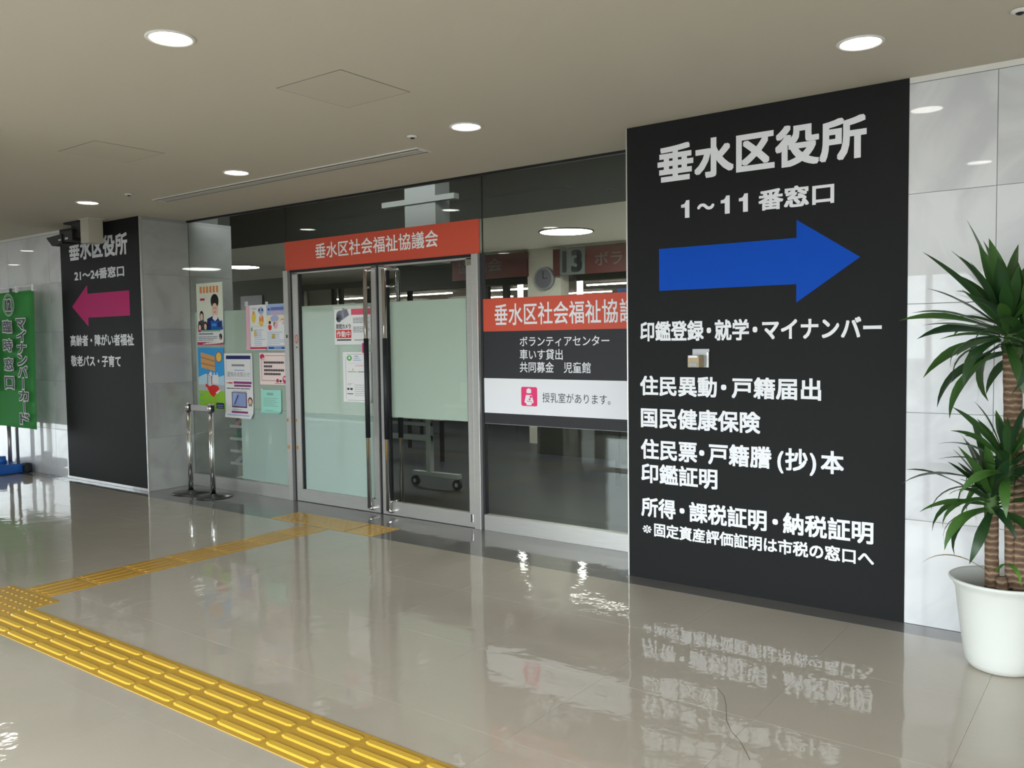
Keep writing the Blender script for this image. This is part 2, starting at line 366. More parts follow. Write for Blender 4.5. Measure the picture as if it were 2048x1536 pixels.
def leaf(n, x0, x1, sl, sr, label):
    r = struct(bx('door_%d' % n, M_STEEL, (x0, x1, G - .022, G + .022, 0.004, 0.118), None, 0.002), label)
    bx('stile', M_STEEL, (x0, x0 + sl, G - .022, G + .022, 0.118, 2.13), r, 0.002)
    bx('stile', M_STEEL, (x1 - sr, x1, G - .022, G + .022, 0.118, 2.13), r, 0.002)
    bx('gasket', M_RUBBER, (x0 + sl, x0 + sl + .022, G - .012, G + .012, 0.118, 2.13), r)
    bx('gasket', M_RUBBER, (x1 - sr - .012, x1 - sr, G - .012, G + .012, 0.118, 2.13), r)
    bx('door_pane', M_GLASS, (x0 + sl + .02, x1 - sr - .01, G - .005, G + .005, 0.118, 2.13), r)
    bx('top_clip', M_STEEL, (x0, x1, G - .022, G + .022, 2.118, 2.132), r)
    return r
d1 = leaf(1, -6.397, -5.301, 0.078, 0.055, None)
d2 = leaf(2, -5.264, -4.229, 0.075, 0.07, None)
def film(name, m, x0, x1, z0, z1, parent): return bx(name, m, (x0, x1, G + .0055, G + .0065, z0, z1), parent)
film('frosted_film', M_FILM_UP, -6.297, -5.37, 0.838, 1.82, d1)
film('frosted_film', M_FILM_LO, -6.297, -5.37, 0.118, 0.836, d1)
film('frosted_film', M_FILM_UP, -5.165, -4.312, 0.842, 1.82, d2)
film('frosted_film', M_FILM_UP, -8.0, -6.505, 0.84, 1.815, w1)
film('frosted_film', M_FILM_LO, -7.262, -6.505, 0.131, 0.838, w1)
# full-height pull bars, outer and inner, joined by return tubes
def handle(x, dx, parent):
    bm = bmesh.new()
    yo, yi = G - .072, G + .078
    for y, xx in ((yo, x), (yi, x + dx)):
        cyl(bm, (xx, y, 0.05), (xx, y, 2.09), 0.0185, n=24)
        cyl(bm, (xx, y, 0.66), (xx, y, 1.513), 0.0215, n=24, mi=1)
    for z in (0.12, 1.95):
        cyl(bm, (x, yo, z), (x + dx, yi, z), 0.010, n=12)
    s = 1 if dx >= 0 else 1
    for z0, z1 in ((2.085, 2.085), (0.055, 0.055)):
        pts = [(x, yo, z0 + (0.02 if z0 > 1 else -0.02) * 0), (x + dx * .2 + .012, yo + .02, z0 + (.012 if z0 > 1 else -.012)), (x + dx * .8 + .012, yi - .02, z0 + (.012 if z0 > 1 else -.012)), (x + dx, yi, z0)]
        tube(bm, pts, 0.0175, 14)
    return build('handle', bm, [M_CHROME, M_RUBBER], parent)
handle(-5.378, -0.02, d1)
handle(-5.152, 0.018, d2)
bx('pink_tape', M_PINK, (-5.401, -5.384, G - .096, G - .062, 1.39, 1.475), d1)
# pivots and worn tape on the stiles
M_TAPE = mat('amber_tape', (0.50, 0.26, 0.06, 1), 0.5)
for d, p in (((-6.493, -6.470, G - .047, G - .044, .745, .775), tr), ((-6.396, -6.374, G - .024, G - .0215, .745, .775), d1),
             ((-6.49, -6.46, G - .047, G - .044, .49, .52), tr), ((-6.396, -6.366, G - .024, G - .0215, .49, .52), d1)):
    bx('tape_patch', M_TAPE, d, p)
bx('pivot_box', M_CHROME, (-4.30, -4.235, G - .03, G + .03, 2.07, 2.118), d2, 0.004)
bx('floor_pivot', M_CHROME, (-4.285, -4.262, G - .027, G - .02, 0.045, 0.11), d2, 0.002)
bx('lock_plate', M_RUBBER, (-6.468, -6.450, G - .047, G - .044, 1.53, 1.56), tr)

# ================================================================== INNER ROOMS (seen through the glass)
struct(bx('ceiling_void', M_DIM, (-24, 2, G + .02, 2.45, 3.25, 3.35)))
struct(bx('ceiling_inner', mat('inner_ceiling_board', (.78, .72, .60, 1), .95), (-24, 2.0, 2.45, 5.5, H, H + .04)))
struct(bx('ceiling_inner', _m['inner_ceiling_board'], (-24, -9.95, 5.5, 8.0, H, H + .04)))
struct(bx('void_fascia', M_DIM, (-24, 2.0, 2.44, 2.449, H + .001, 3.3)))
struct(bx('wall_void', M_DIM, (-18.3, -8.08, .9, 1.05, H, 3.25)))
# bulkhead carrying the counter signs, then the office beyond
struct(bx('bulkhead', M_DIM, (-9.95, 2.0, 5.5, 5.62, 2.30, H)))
struct(bx('partition', M_BEIGE, (-7.11, -6.55, 5.28, 5.49, 0, H)))
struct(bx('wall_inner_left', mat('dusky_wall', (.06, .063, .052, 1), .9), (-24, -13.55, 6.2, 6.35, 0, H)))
bx('door_leaf', M_DKSTEEL, (-15.0, -14.3, 6.17, 6.2, 0, 2.45), bpy.data.objects['wall_inner_left'])
struct(bx('wall_far', mat('cream_wall', (0.74, 0.71, 0.58, 1), 0.9), (-34, 2, 20.0, 20.1, 0, 3.2)))
struct(bx('wall_office_left', _m['cream_wall'], (-34.1, -34.0, 0.6, 20, 0, 3.2)))
struct(bx('wall_office_right', M_BEIGE, (-1.6, -1.5, 2.6, 20, 0, 3.2)))
struct(bx('ceiling_office', M_CEIL, (-34, 2, 5.62, 20, 2.84, 2.95)))

# ================================================================== CEILING FITTINGS
def downlight_mesh(R):
    bm = bmesh.new()
    lathe(bm, [(R + .012, 0.0), (R + .013, -0.004), (R + .006, -0.008), (R - .002, -0.006), (R - .006, -0.001)], 40)
    bmesh.ops.recalc_face_normals(bm, faces=bm.faces); a = bpy.data.meshes.new('trim_ring'); bm.to_mesh(a); bm.free(); a.materials.append(M_TRIM)
    bm = bmesh.new(); rr = lathe(bm, [(R - .004, -0.002), (R * .7, -0.0035), (R * .3, -0.0045), (0.002, -0.005)], 40)
    bm.faces.new(rr[-1]); bmesh.ops.recalc_face_normals(bm, faces=bm.faces)
    b = bpy.data.meshes.new('lamp_lens'); bm.to_mesh(b); bm.free(); b.materials.append(M_LAMP)
    return a, b
ring, lens = downlight_mesh(0.088)
DL = [(-3.31, -2.6, 'round recessed downlight with a bright bulge above the long ceiling hatch, upper left'),
      (-1.038, -0.70, 'round recessed downlight directly above the large black sign with the blue arrow'),
      (-3.308, -0.667, 'round recessed downlight beside the right end of the long ceiling air slot'),
      (-5.515, -0.70, 'round recessed downlight above the middle of the long ceiling air slot'),
      (-7.665, -0.724, 'small-looking round downlight nearest the left black sign and camera'),
      (-5.518, -2.45, 'round downlight cut off by the left edge of the picture'),
      (-1.038, -2.6, None), (-7.665, -2.5, None), (1.2, -0.7, None), (1.2, -2.6, None), (-9.85, -.72, None), (-9.85, -2.5, None), (-12.1, -.72, None), (-12.1, -2.5, None),
      (-3.31, -4.4, None), (-5.51, -4.4, None), (1.2, -4.4, None), (-7.66, -4.4, None), (-14.3, -1.5, None), (-14.3, -4.2, None)]
for x, y, lab in DL:
    t = thing('downlight', lab or 'round downlight of the hall ceiling outside the picture', 'ceiling light', (x, y, H), 'recessed downlights of the hall ceiling')
    link('trim_ring', ring, t); link('lamp_lens', lens, t)
# long linear air diffuser
t = thing('air_diffuser', 'long narrow slot air diffuser in the ceiling in front of the glass entrance', 'air vent', (-5.5, -0.37, H))
bx('frame', M_TRIM, (-1.60, 1.59, -.075, .075, -0.006, 0), t)
bx('blade', mat('diffuser_blade', (.45, .43, .38, 1), .6), (-1.56, 1.55, -.035, .035, -.010, -.004), t)
for yy in (-.052, .052): bx('slot', M_GAP, (-1.58, 1.57, yy - .010, yy + .010, -.0075, -.005), t)
def detector(x, y, lab, r=0.035):
    t = thing('detector', lab, 'sensor', (x, y, H))
    bm = bmesh.new(); lathe(bm, [(0.002, -.001), (r, -.001), (r, -.006), (r * .6, -.012), (0.002, -.013)], 24); build('housing', bm, M_TRIM, t)
    bm = bmesh.new(); lathe(bm, [(r * .5, -.012), (r * .3, -.018), (.002, -.02)], 16); build('sensor_eye', bm, M_DKSTEEL, t)
detector(-3.717, -0.697, 'small dark-eyed ceiling sensor left of the downlight near the glass entrance')
detector(-6.979, -0.722, 'tiny ceiling sensor near the far end of the air slot')
detector(-0.434, -0.693, 'small ceiling sensor above the plant, in the top right corner')

# ================================================================== SIGNS ON THE PILLARS
def sign(name, x0, x1, z0, label, dx, title2, arr, arrm, lines):
    t = thing(name, label, 'sign', ((x0 + x1) / 2, 0, 0)); L0 = -(x0 + x1) / 2
    bx('panel', M_BLACK, (x0 + L0, x1 + L0, -0.0045, -0.0005, z0, H - .001), t)
    y = -0.0052; loc = (L0, 0, 0)
    lettering(t, [("垂水区役所", dx[0], dx[1])], 2.404, 2.618, y, M_WHITE, 0.033, loc)
    lettering(t, title2, 2.183, 2.293, y, M_WHITE, 0.029, loc)
    a = arrow(t, arr, y, arrm); a.location = loc
    for segs, zb, zt in lines: lettering(t, segs, zb, zt, y, M_WHITE, 0.027, loc)
    return t
sign('direction_sign', -2.583, -0.983, 0.0, 'large black sign with white lettering and a blue arrow pointing right, beside the potted plant',
     (-2.376, -1.185), [("1", -2.224, -2.171), ("〜", -2.122, -2.016), ("1", -1.978, -1.924), ("1", -1.87, -1.817), ("番窓口", -1.757, -1.346)],
     [(-2.368, 2.018), (-1.544, 2.018), (-1.544, 2.115), (-1.212, 1.893), (-1.544, 1.668), (-1.544, 1.768), (-2.368, 1.768)], M_BLUE,
     [([("印鑑登録", -2.498, -2.083), ("・", -2.065, -2.037), ("就学", -2.015, -1.81), ("・", -1.789, -1.761), ("マイナンバー", -1.734, -1.103)], 1.465, 1.58),
      ([("住民異動", -2.501, -2.002), ("・", -1.977, -1.944), ("戸籍届出", -1.912, -1.408)], 1.135, 1.25),
      ([("国民健康保険", -2.497, -1.743)], 0.938, 1.055),
      ([("住民票", -2.498, -2.126), ("・", -2.113, -2.08), ("戸籍謄", -2.056, -1.678), ("(", -1.646, -1.611), ("抄", -1.602, -1.478), (")", -1.467, -1.432), ("本", -1.408, -1.287)], 0.743, 0.862),
      ([("印鑑証明", -2.496, -1.999)], 0.596, 0.712),
      ([("所得", -2.497, -2.266), ("・", -2.24, -2.207), ("課税証明", -2.178, -1.706), ("・", -1.673, -1.641), ("納税証明", -1.613, -1.135)], 0.387, 0.502),
      ([("※", -2.489, -2.427), ("固定資産評価証明は市税の窓口へ", -2.41, -1.131)], 0.270, 0.350)])
sign('direction_sign', -9.694, -8.094, 0.03, 'tall black sign with white lettering and a magenta arrow pointing left, by the security camera',
     (-9.498, -8.306), [("21〜24番窓口", -9.4, -8.385)],
     [(-9.475, 1.909), (-9.137, 2.133), (-9.137, 2.038), (-8.303, 2.038), (-8.303, 1.783), (-9.137, 1.783), (-9.137, 1.687)], M_PINK,
     [([("高齢者・障がい者福祉", -9.544, -8.247)], 1.478, 1.595), ([("敬老パス・子育て", -9.549, -8.511)], 1.257, 1.372)])

# orange-red header over the doors
t = thing('header_sign', 'orange-red header sign with white lettering over the double glass doors', 'sign', (-5.335, G, 2.155))
bx('panel', M_RED, (-1.165, 1.165, -.012, -.0055, 0, .268), t)
lettering(t, [("垂水区社会福祉協議会", -6.07, -4.592)], 2.241, 2.371, G - .0127, mat('pale_vinyl', (.85, .85, .85, 1), .5), 0.012, (5.335, -G, -2.155))
# printed film on the right-hand fixed glass
t = thing('window_sign', 'printed film with orange-red, charcoal and white bands on the glass right of the doors', 'sign', (-3.37, G, 0.84))
for n, z0, z1, m in (('red_band', 1.552, 1.803, M_RED), ('charcoal_band', 1.191, 1.552, M_CHAR), ('white_band', .922, 1.191, M_WHITE), ('charcoal_band', .84, .922, M_CHAR)):
    bx(n, m, (-.775, .777, -.0065, -.0053, z0 - .84, z1 - .84), t)
bx('film_edge', mat('pale_vinyl_edge', (.3, .3, .3, 1), .5), (-.775, .777, -.0068, -.0052, -0.003, 0.0), t)
y = G - .0072; loc = (3.37, -G, -.84)
lettering(t, [("垂水区社会福祉協", -4.033, -2.953), ("議会", -2.937, -2.67)], 1.596, 1.752, y, M_WHITE, .012, loc)
lettering(t, [("ボランティアセンター", -3.796, -3.022)], 1.434, 1.506, y, M_WHITE, .010, loc)
lettering(t, [("車いす貸出", -3.798, -3.412)], 1.335, 1.41, y, M_WHITE, .010, loc)
lettering(t, [("共同募金", -3.799, -3.491), ("児童館", -3.405, -3.176)], 1.24, 1.315, y, M_WHITE, .010, loc)
lettering(t, [("授乳室があります。", -3.595, -3.017)], 1.020, 1.088, y, M_CHAR, 0, loc)

# ---- flat drawings (posters and pictograms): layered thin shapes in one mesh
class Draw:
    def __init__(s, x, z, w, h, y, curl=0.0):
        s.x, s.z, s.w, s.h, s.y, s.curl = x, z, w, h, y, curl; s.bm = bmesh.new(); s.mats = []; s.k = 0
    def mi(s, m):
        if m not in s.mats: s.mats.append(m)
        return s.mats.index(m)
    def P(s, u, v):
        c = s.curl; d = c * max(0, (0.13 - v)) ** 2 * 55 * (0.3 + u)
        return (s.x + u * s.w, s.y - d - s.k * 0.00022, s.z + v * s.h)
    def poly(s, pts, m):
        s.k += 1; f = s.bm.faces.new([s.bm.verts.new(s.P(u, v)) for u, v in pts]); f.material_index = s.mi(m)
    def rect(s, u0, v0, u1, v1, m): s.poly([(u0, v0), (u1, v0), (u1, v1), (u0, v1)], m)
    def ell(s, cu, cv, ru, rv, m, n=18): s.poly([(cu + ru * math.cos(2 * math.pi * i / n), cv + rv * math.sin(2 * math.pi * i / n)) for i in range(n)], m)
    def lines(s, u0, u1, v0, v1, n, m, fill=.45):
        h = (v1 - v0) / n
        for i in range(n):
            e = u1 - (u1 - u0) * random.choice((0, 0.05, .2, .35)); a = v0 + i * h; b = u0
            while b < e:
                c = min(e, b + random.uniform(.04, .12) * (u1 - u0) * 2); s.rect(b, a, c, a + h * fill, m); b = c + .012
                s.k -= 1
    def text(s, str_, u0, u1, v0, v1, m, off=0.0):
        s.k += 1; put_text(s.bm, str_, s.x + u0 * s.w, s.x + u1 * s.w, s.z + v0 * s.h, s.z + v1 * s.h, s.y - s.k * 0.00022 - 0.0002, off, s.mi(m), True)
    def done(s, name, parent, loc=None):
        me = bpy.data.meshes.new(name); s.bm.to_mesh(me); s.bm.free()
        for m in s.mats: me.materials.append(m)
        return link(name, me, parent, loc)
def ink(n, r, g, b, rough=.6): return mat('ink_' + n, (r, g, b), rough)
I_W = ink('white', 240, 240, 240); I_DK = ink('dark', 45, 45, 52); I_GR = ink('grey', 150, 150, 158); I_MAG = ink('magenta', 205, 45, 100)
I_PK = ink('pink', 240, 190, 205); I_RED = ink('red', 225, 45, 45); I_OR = ink('orange', 240, 150, 90); I_NAVY = ink('navy', 35, 45, 110); I_SKY = ink('sky', 60, 165, 235)
I_LSKY = ink('pale_sky', 195, 225, 240); I_GRN = ink('green', 150, 205, 60); I_TEAL = ink('teal', 120, 185, 160); I_WOOD = ink('wood', 225, 170, 110); I_SKIN = ink('skin', 240, 205, 180)
I_HAIR = ink('hair', 40, 32, 30); I_PUR = ink('purple', 150, 60, 130); I_BLU = ink('blue', 25, 95, 185); I_LBLU = ink('light_blue', 165, 185, 225); I_YEL = ink('yellow', 240, 210, 90)
I_MINT = ink('mint', 165, 230, 215); I_CREAM = ink('cream', 235, 240, 222); I_PALEP = ink('pale_pink', 250, 228, 224)

# nursing-room pictogram
d = Draw(-3.789, 0.987, .147, .144, G - .0068)
d.ell(.5, .5, .5, .5, M_PINK, 4) if False else None
c = []
for ax, az, a0 in ((.9, .9, 0), (.1, .9, 90), (.1, .1, 180), (.9, .1, 270)):
    for q in range(5): a = math.radians(a0 + q * 22.5); c.append((ax + .1 * math.cos(a), az + .1 * math.sin(a)))
MP = mat('nursing_pink', (.80, .03, .17, 1), .5)
d.poly(c, MP); d.ell(.48, .80, .15, .13, M_WHITE); d.rect(.34, .68, .62, .78, M_WHITE)
d.poly([(.3, .58), (.66, .58), (.78, .2), (.64, .13), (.64, .05), (.33, .05), (.33, .13), (.2, .2)], M_WHITE)
d.ell(.60, .49, .075, .065, MP); d.ell(.53, .36, .06, .05, MP); d.poly([(.35, .28), (.70, .24), (.70, .21), (.35, .25)], MP)
o = d.done('pictogram', t, loc)

def poster(label, x, z, w, h, base, curl=0.0, y=G - .0065, name='poster'):
    t = thing(name, label, 'poster', (x + w / 2, y, z))
    bm = bmesh.new(); dd = Draw(x, z, w, h, y, curl); n = 8; nv = 12
    if curl:
        g = [[bm.verts.new(dd.P(i / n, j / nv)) for i in range(n + 1)] for j in range(nv + 1)]
        for j in range(nv):
            for i in range(n): bm.faces.new((g[j][i], g[j][i + 1], g[j + 1][i + 1], g[j + 1][i]))
        g2 = [[bm.verts.new((v.co.x, v.co.y + .0004, v.co.z)) for v in row] for row in g]
        for j in range(nv):
            for i in range(n): bm.faces.new((g2[j][i], g2[j + 1][i], g2[j + 1][i + 1], g2[j][i + 1]))
    else: box(bm, x, x + w, y, y + .0005, z, z + h)
    s = build('sheet', bm, base, t, (-(x + w / 2), -y, -z))
    dd.k = 3
    return t, dd, (-(x + w / 2), -y, -z)
def tape(t, loc, x, z, w=.05, h=.05):
    bx('tape', mat('clear_tape', (.62, .66, .60, 1), .35), (x, x + w, G - .0078, G - .0072, z, z + h), t, 0, loc)

# 1 concert poster
t, d, l = poster('tall pale green poster with a portrait of a person in a navy kimono', -7.945, 1.475, .452, .633, I_CREAM, .01)
d.rect(0, 0, 1, .045, I_MAG); d.rect(0, .045, 1, .24, I_W); 
for i in range(6): d.rect(.14 + i * .125, .84, .22 + i * .125, .945, I_OR); d.k -= 1
d.rect(.14, .72, .32, .755, I_MAG)
d.poly([(.36, .24), (.40, .42), (.60, .46), (.80, .44), (.98, .28), (.98, .24)], I_NAVY); d.ell(.70, .56, .115, .14, I_SKIN); d.poly([(.60, .42), (.70, .38), (.80, .42), (.76, .48), (.64, .48)], I_W)
d.ell(.70, .70, .15, .115, I_HAIR); d.ell(.70, .575, .10, .095, I_SKIN); d.ell(.665, .59, .016, .008, I_HAIR); d.ell(.735, .59, .016, .008, I_HAIR); d.ell(.70, .525, .028, .009, I_MAG); d.rect(.695, .55, .705, .575, I_OR)
d.poly([(.04, .24), (.06, .38), (.24, .42), (.36, .30), (.36, .24)], ink('plum', 85, 70, 90)); d.ell(.19, .47, .075, .085, I_HAIR); d.ell(.19, .455, .055, .06, I_SKIN)
d.ell(.11, .29, .075, .07, I_HAIR); d.ell(.11, .28, .05, .05, I_SKIN); d.ell(.33, .31, .075, .07, I_HAIR); d.ell(.33, .295, .05, .05, I_SKIN)
d.rect(.54, .25, .97, .385, I_BLU); d.rect(.58, .30, .75, .34, I_SKY); d.rect(.8, .28, .93, .36, I_NAVY)
d.ell(.10, .225, .06, .018, I_MAG); d.rect(.2, .215, .9, .24, I_TEAL); d.rect(.06, .165, .62, .19, I_GR); d.lines(.05, .78, .07, .15, 3, I_GR); d.ell(.9, .13, .055, .05, I_HAIR); d.ell(.9, .12, .035, .03, I_SKIN)
d.done('print', t, l)
# 2 animal mascot poster: a plain generic bird
t, d, l = poster('bright poster with blue sky, wooden placard, sun and a red long-necked bird', -7.95, .812, .445, .632, I_SKY, .0)
d.rect(0, 0, 1, .30, I_GRN); d.rect(0, .30, 1, .40, ink('road', 190, 195, 195)); d.poly([(0, .40), (1, .40), (1, .56), (.6, .50), (.3, .58), (0, .52)], I_LSKY); d.rect(.55, .42, .78, .56, I_W); d.rect(.6, .52, .64, .60, I_W); d.rect(.72, .5, .75, .6, I_W)
d.poly([(.12, .68), (.66, .62), (.66, .86), (.12, .93)], I_WOOD); d.poly([(.12, .86), (.66, .79), (.66, .77), (.12, .84)], ink('wood2', 190, 130, 80)); d.poly([(.12, .76), (.66, .71), (.66, .69), (.12, .74)], ink('wood2', 190, 130, 80))
d.poly([(.34, .40), (.37, .40), (.39, .66), (.36, .66)], ink('wood2', 190, 130, 80)); d.poly([(.30, .42), (.27, .38), (.38, .33), (.45, .36)], I_RED)
star = []
for i in range(24): a = i * math.pi / 12; r = .14 if i % 2 else .10; star.append((.82 + r * math.cos(a), .85 + r * .75 * math.sin(a)))
d.poly(star, I_RED); d.ell(.82, .85, .10, .075, I_YEL)
d.poly([(.36, .33), (.50, .40), (.62, .40), (.76, .38), (.82, .32), (.70, .27), (.58, .20), (.46, .24)], I_RED); d.poly([(.47, .38), (.47, .58), (.53, .58), (.54, .40)], I_W); d.ell(.49, .58, .055, .035, I_W); d.poly([(.44, .58), (.38, .56), (.44, .56)], I_W)
d.rect(.50, .40, .53, .54, I_RED); d.poly([(.66, .27), (.82, .33), (.84, .30), (.72, .25)], I_W); d.poly([(.56, .20), (.58, .20), (.585, .06), (.565, .06)], I_YEL)
d.rect(.05, .22, .18, .24, I_TEAL); d.rect(.07, .12, .2, .14, I_TEAL); d.rect(.68, .02, .97, .11, I_NAVY); d.lines(.71, .95, .035, .095, 2, I_LBLU)
d.done('print', t, l)
# 3 notice of distribution
t, d, l = poster('long white notice with a navy band and a framed blue photo, bottom edge curling', -7.50, .742, .458, .645, I_W, .03)
d.rect(.07, .91, .94, .965, I_NAVY); d.rect(.07, .60, .94, .603, I_GR); d.rect(.07, .60, .075, .91, I_GR); d.rect(.935, .60, .94, .91, I_GR)
d.rect(.27, .80, .72, .83, I_GR); d.rect(.36, .73, .72, .745, I_LBLU); d.text('配布のお知らせ', .12, .90, .635, .715, I_GR, 0)
d.rect(.07, .53, .10, .55, I_MAG); d.rect(.13, .53, .29, .55, I_RED); d.rect(.33, .53, .96, .565, I_PUR); d.rect(.35, .485, .94, .515, I_PUR); d.lines(.08, .94, .45, .475, 1, I_DK); d.lines(.30, .9, .41, .43, 1, I_GR)
d.rect(.25, .16, .78, .40, ink('photo_edge', 95, 70, 90)); d.rect(.27, .18, .75, .39, ink('photo_blue', 150, 165, 215)); d.poly([(.33, .21), (.36, .21), (.50, .35), (.47, .36)], I_NAVY); d.poly([(.30, .39), (.45, .39), (.3, .2), (.28, .2)], I_LBLU)
d.ell(.90, .27, .08, .06, ink('brown', 130, 70, 70)); d.ell(.90, .26, .055, .04, I_SKIN); d.rect(.84, .19, .96, .215, I_GR); d.lines(.27, .78, .125, .145, 1, I_GR); d.rect(.24, .075, .82, .105, I_PUR); d.rect(.08, .035, .9, .05, I_LBLU)
d.done('print', t, l)
# 4 and 5
t, d, l = poster('white leaflet with a pink title strip and small yellow drawings, taped top corner', -7.12, 1.419, .318, .436, I_W, .012)
d.rect(0.0, 0, .19, 1, I_PK); d.rect(.05, .52, .14, .9, I_MAG); d.rect(.06, .22, .14, .46, I_MAG); d.ell(.12, .11, .06, .09, I_MAG); d.rect(.10, .02, 1, .065, I_MAG)
d.ell(.38, .72, .10, .12, I_YEL); d.ell(.38, .83, .05, .04, I_OR); d.ell(.74, .87, .14, .08, I_LBLU); d.ell(.66, .885, .035, .03, I_HAIR); d.ell(.81, .885, .035, .03, I_HAIR); d.ell(.75, .66, .11, .13, I_OR); d.rect(.62, .56, .84, .63, I_YEL); d.ell(.74, .75, .05, .04, I_SKIN)
d.lines(.3, .55, .9, .95, 2, I_GR); d.rect(.24, .52, .95, .525, I_TEAL); d.rect(.24, .42, .32, .5, I_TEAL); d.rect(.38, .3, .5, .44, I_YEL); d.lines(.4, .95, .10, .48, 9, I_LBLU, .3)
d.done('print', t, l); tape(t, l, -7.135, 1.845)
t, d, l = poster('leaflet with a lavender top, two cartoon children and a blue bottom bar', -6.80, 1.417, .315, .440, I_W, .012)
d.rect(0, .76, 1, 1, I_LBLU); d.rect(0, .60, 1, .76, ink('peach', 245, 230, 190)); d.rect(.06, .86, .16, .91, I_BLU); d.rect(.2, .86, .94, .93, ink('indigo', 110, 120, 185)); d.ell(.45, .8, .3, .05, ink('lilac', 200, 180, 215))
d.ell(.38, .68, .2, .07, I_LBLU); d.ell(.15, .5, .08, .07, I_RED); d.ell(.16, .575, .05, .04, I_SKIN); d.ell(.15, .60, .06, .035, I_HAIR); d.ell(.42, .55, .11, .09, I_PK); d.ell(.38, .56, .05, .045, I_HAIR); d.ell(.40, .55, .035, .035, I_SKIN)
d.ell(.78, .58, .14, .10, I_W); d.rect(.74, .55, .82, .63, I_PK); d.poly([(.64, .61), (.70, .67), (.86, .67), (.92, .61), (.85, .65), (.71, .65)], ink('rose', 200, 120, 140))
d.lines(.05, .9, .09, .42, 8, I_LBLU, .3); d.rect(.24, .25, .38, .35, I_YEL); d.rect(.06, .02, .97, .075, I_BLU); d.rect(.34, .035, .7, .06, I_LBLU)
d.done('print', t, l); tape(t, l, -6.815, 1.842, .04, .04); tape(t, l, -6.50, 1.85, .02, .035)
# 6 camellia notice
t, d, l = poster('pale pink notice framed by a vine border with red camellia flowers', -6.928, 1.085, .434, .308, I_PALEP, 0)
for a in ((.06, .12, .07, .80), (.93, .3, .94, .86)): d.rect(*a, ink('vine', 150, 110, 110))
d.rect(.2, .90, .9, .915, ink('vine', 150, 110, 110)); d.rect(.06, .12, .6, .135, ink('vine', 150, 110, 110))
d.ell(.10, .87, .08, .09, I_MAG); d.ell(.13, .80, .05, .05, I_PK); d.ell(.88, .17, .09, .12, I_MAG); d.ell(.86, .2, .04, .05, I_PK); d.ell(.62, .13, .045, .06, I_MAG); d.ell(.72, .12, .04, .035, I_HAIR)
for v, e in ((.66, .82), (.54, .42), (.42, .82), (.30, .72)):
    u = .16
    while u < e: d.rect(u, v, u + .045, v + .065, I_DK); d.k -= 1; u += .058
d.rect(.52, .035, .9, .055, I_GR); d.done('print', t, l)
# 7 mint note
t, d, l = poster('small mint green typed note below the pink camellia notice', -6.922, .809, .306, .225, I_MINT, .03)
d.rect(.30, .77, .62, .88, ink('mint_grey', 145, 190, 180)); d.lines(.12, .85, .3, .70, 5, ink('mint_grey', 145, 190, 180), .35); d.lines(.2, .85, .1, .2, 1, ink('mint_grey', 145, 190, 180), .4)
d.done('print', t, l); tape(t, l, -6.925, 1.025, .04, .02)
# on the left door: camera notice and leaflet
t, d, l = poster('white notice with a drawing of a security camera and red lettering box, on left door', -5.846, 1.462, .462, .325, I_W, 0)
d.ell(.16, .80, .10, .13, ink('steel', 120, 125, 140)); d.poly([(.12, .92), (.36, .97), (.42, .80), (.20, .66)], ink('steel', 120, 125, 140)); d.ell(.13, .72, .075, .11, ink('steel2', 80, 85, 100)); d.ell(.10, .71, .035, .05, I_HAIR); d.poly([(.20, .92), (.26, .92), (.30, .72), (.24, .68)], I_GR); d.rect(.24, .93, .30, 1.0, I_GR)
d.text('防犯カメラ', .06, .46, .43, .565, I_DK, .02); d.rect(.05, .18, .47, .40, I_RED); d.text('作動中', .07, .45, .205, .375, I_W, .02); d.rect(.07, .11, .47, .145, I_DK)
d.rect(.48, .80, 1, .96, ink('rose_red', 225, 90, 115)); d.lines(.53, .97, .58, .74, 4, I_GR, .5); d.lines(.53, .97, .33, .50, 4, I_GR, .5); d.rect(.55, .11, .97, .135, I_GR)
d.done('print', t, l); tape(t, l, -5.86, 1.775, .45, .03)
t, d, l = poster('white leaflet with a thin rounded border and a small green badge, on left door', -5.746, .956, .355, .440, I_W, .006)
for a in ((.1, .06, .108, .93), (.14, .955, .97, .962), (.14, .03, .97, .037)): d.rect(*a, I_GR)
d.ell(.24, .88, .09, .055, ink('badge_green', 80, 175, 85)); d.ell(.24, .885, .04, .03, I_W); d.rect(.42, .91, .56, .925, I_GR); d.rect(.40, .87, .6, .885, I_LBLU); d.rect(.38, .83, .66, .845, I_LBLU)
d.rect(.2, .77, .95, .775, I_PK); d.rect(.45, .72, .9, .74, I_PK); d.rect(.18, .60, .50, .612, ink('badge_green', 80, 175, 85)); d.rect(.54, .60, .95, .612, I_DK)
d.poly([(.34, .63), (.36, .63), (.39, .67), (.37, .67)], I_RED); d.lines(.17, .36, .34, .39, 2, I_GR, .35); d.rect(.15, .24, .22, .28, I_DK); d.rect(.26, .24, .34, .28, I_DK); d.rect(.15, .155, .36, .17, I_DK); d.lines(.42, .95, .13, .38, 6, I_GR, .2)
d.done('print', t, l)
# no-smoking sticker on the left stile
t = thing('no_smoking_sticker', 'small round red prohibition sticker on the left door frame', 'sticker', (-6.352, G - .0225, 1.42))
d = Draw(-6.374, 1.42, .045, .16, G - .0228)
d.rect(0, 0, 1, 1, ink('sticker', 190, 188, 182)); d.ell(.5, .62, .46, .26, I_RED); d.ell(.5, .62, .34, .19, ink('sticker', 190, 188, 182)); d.poly([(.25, .74), (.32, .78), (.75, .5), (.68, .46)], I_RED); d.rect(.3, .10, .8, .16, I_DK)
d.done('sticker_face', t, (6.352, -(G - .0225), -1.42))

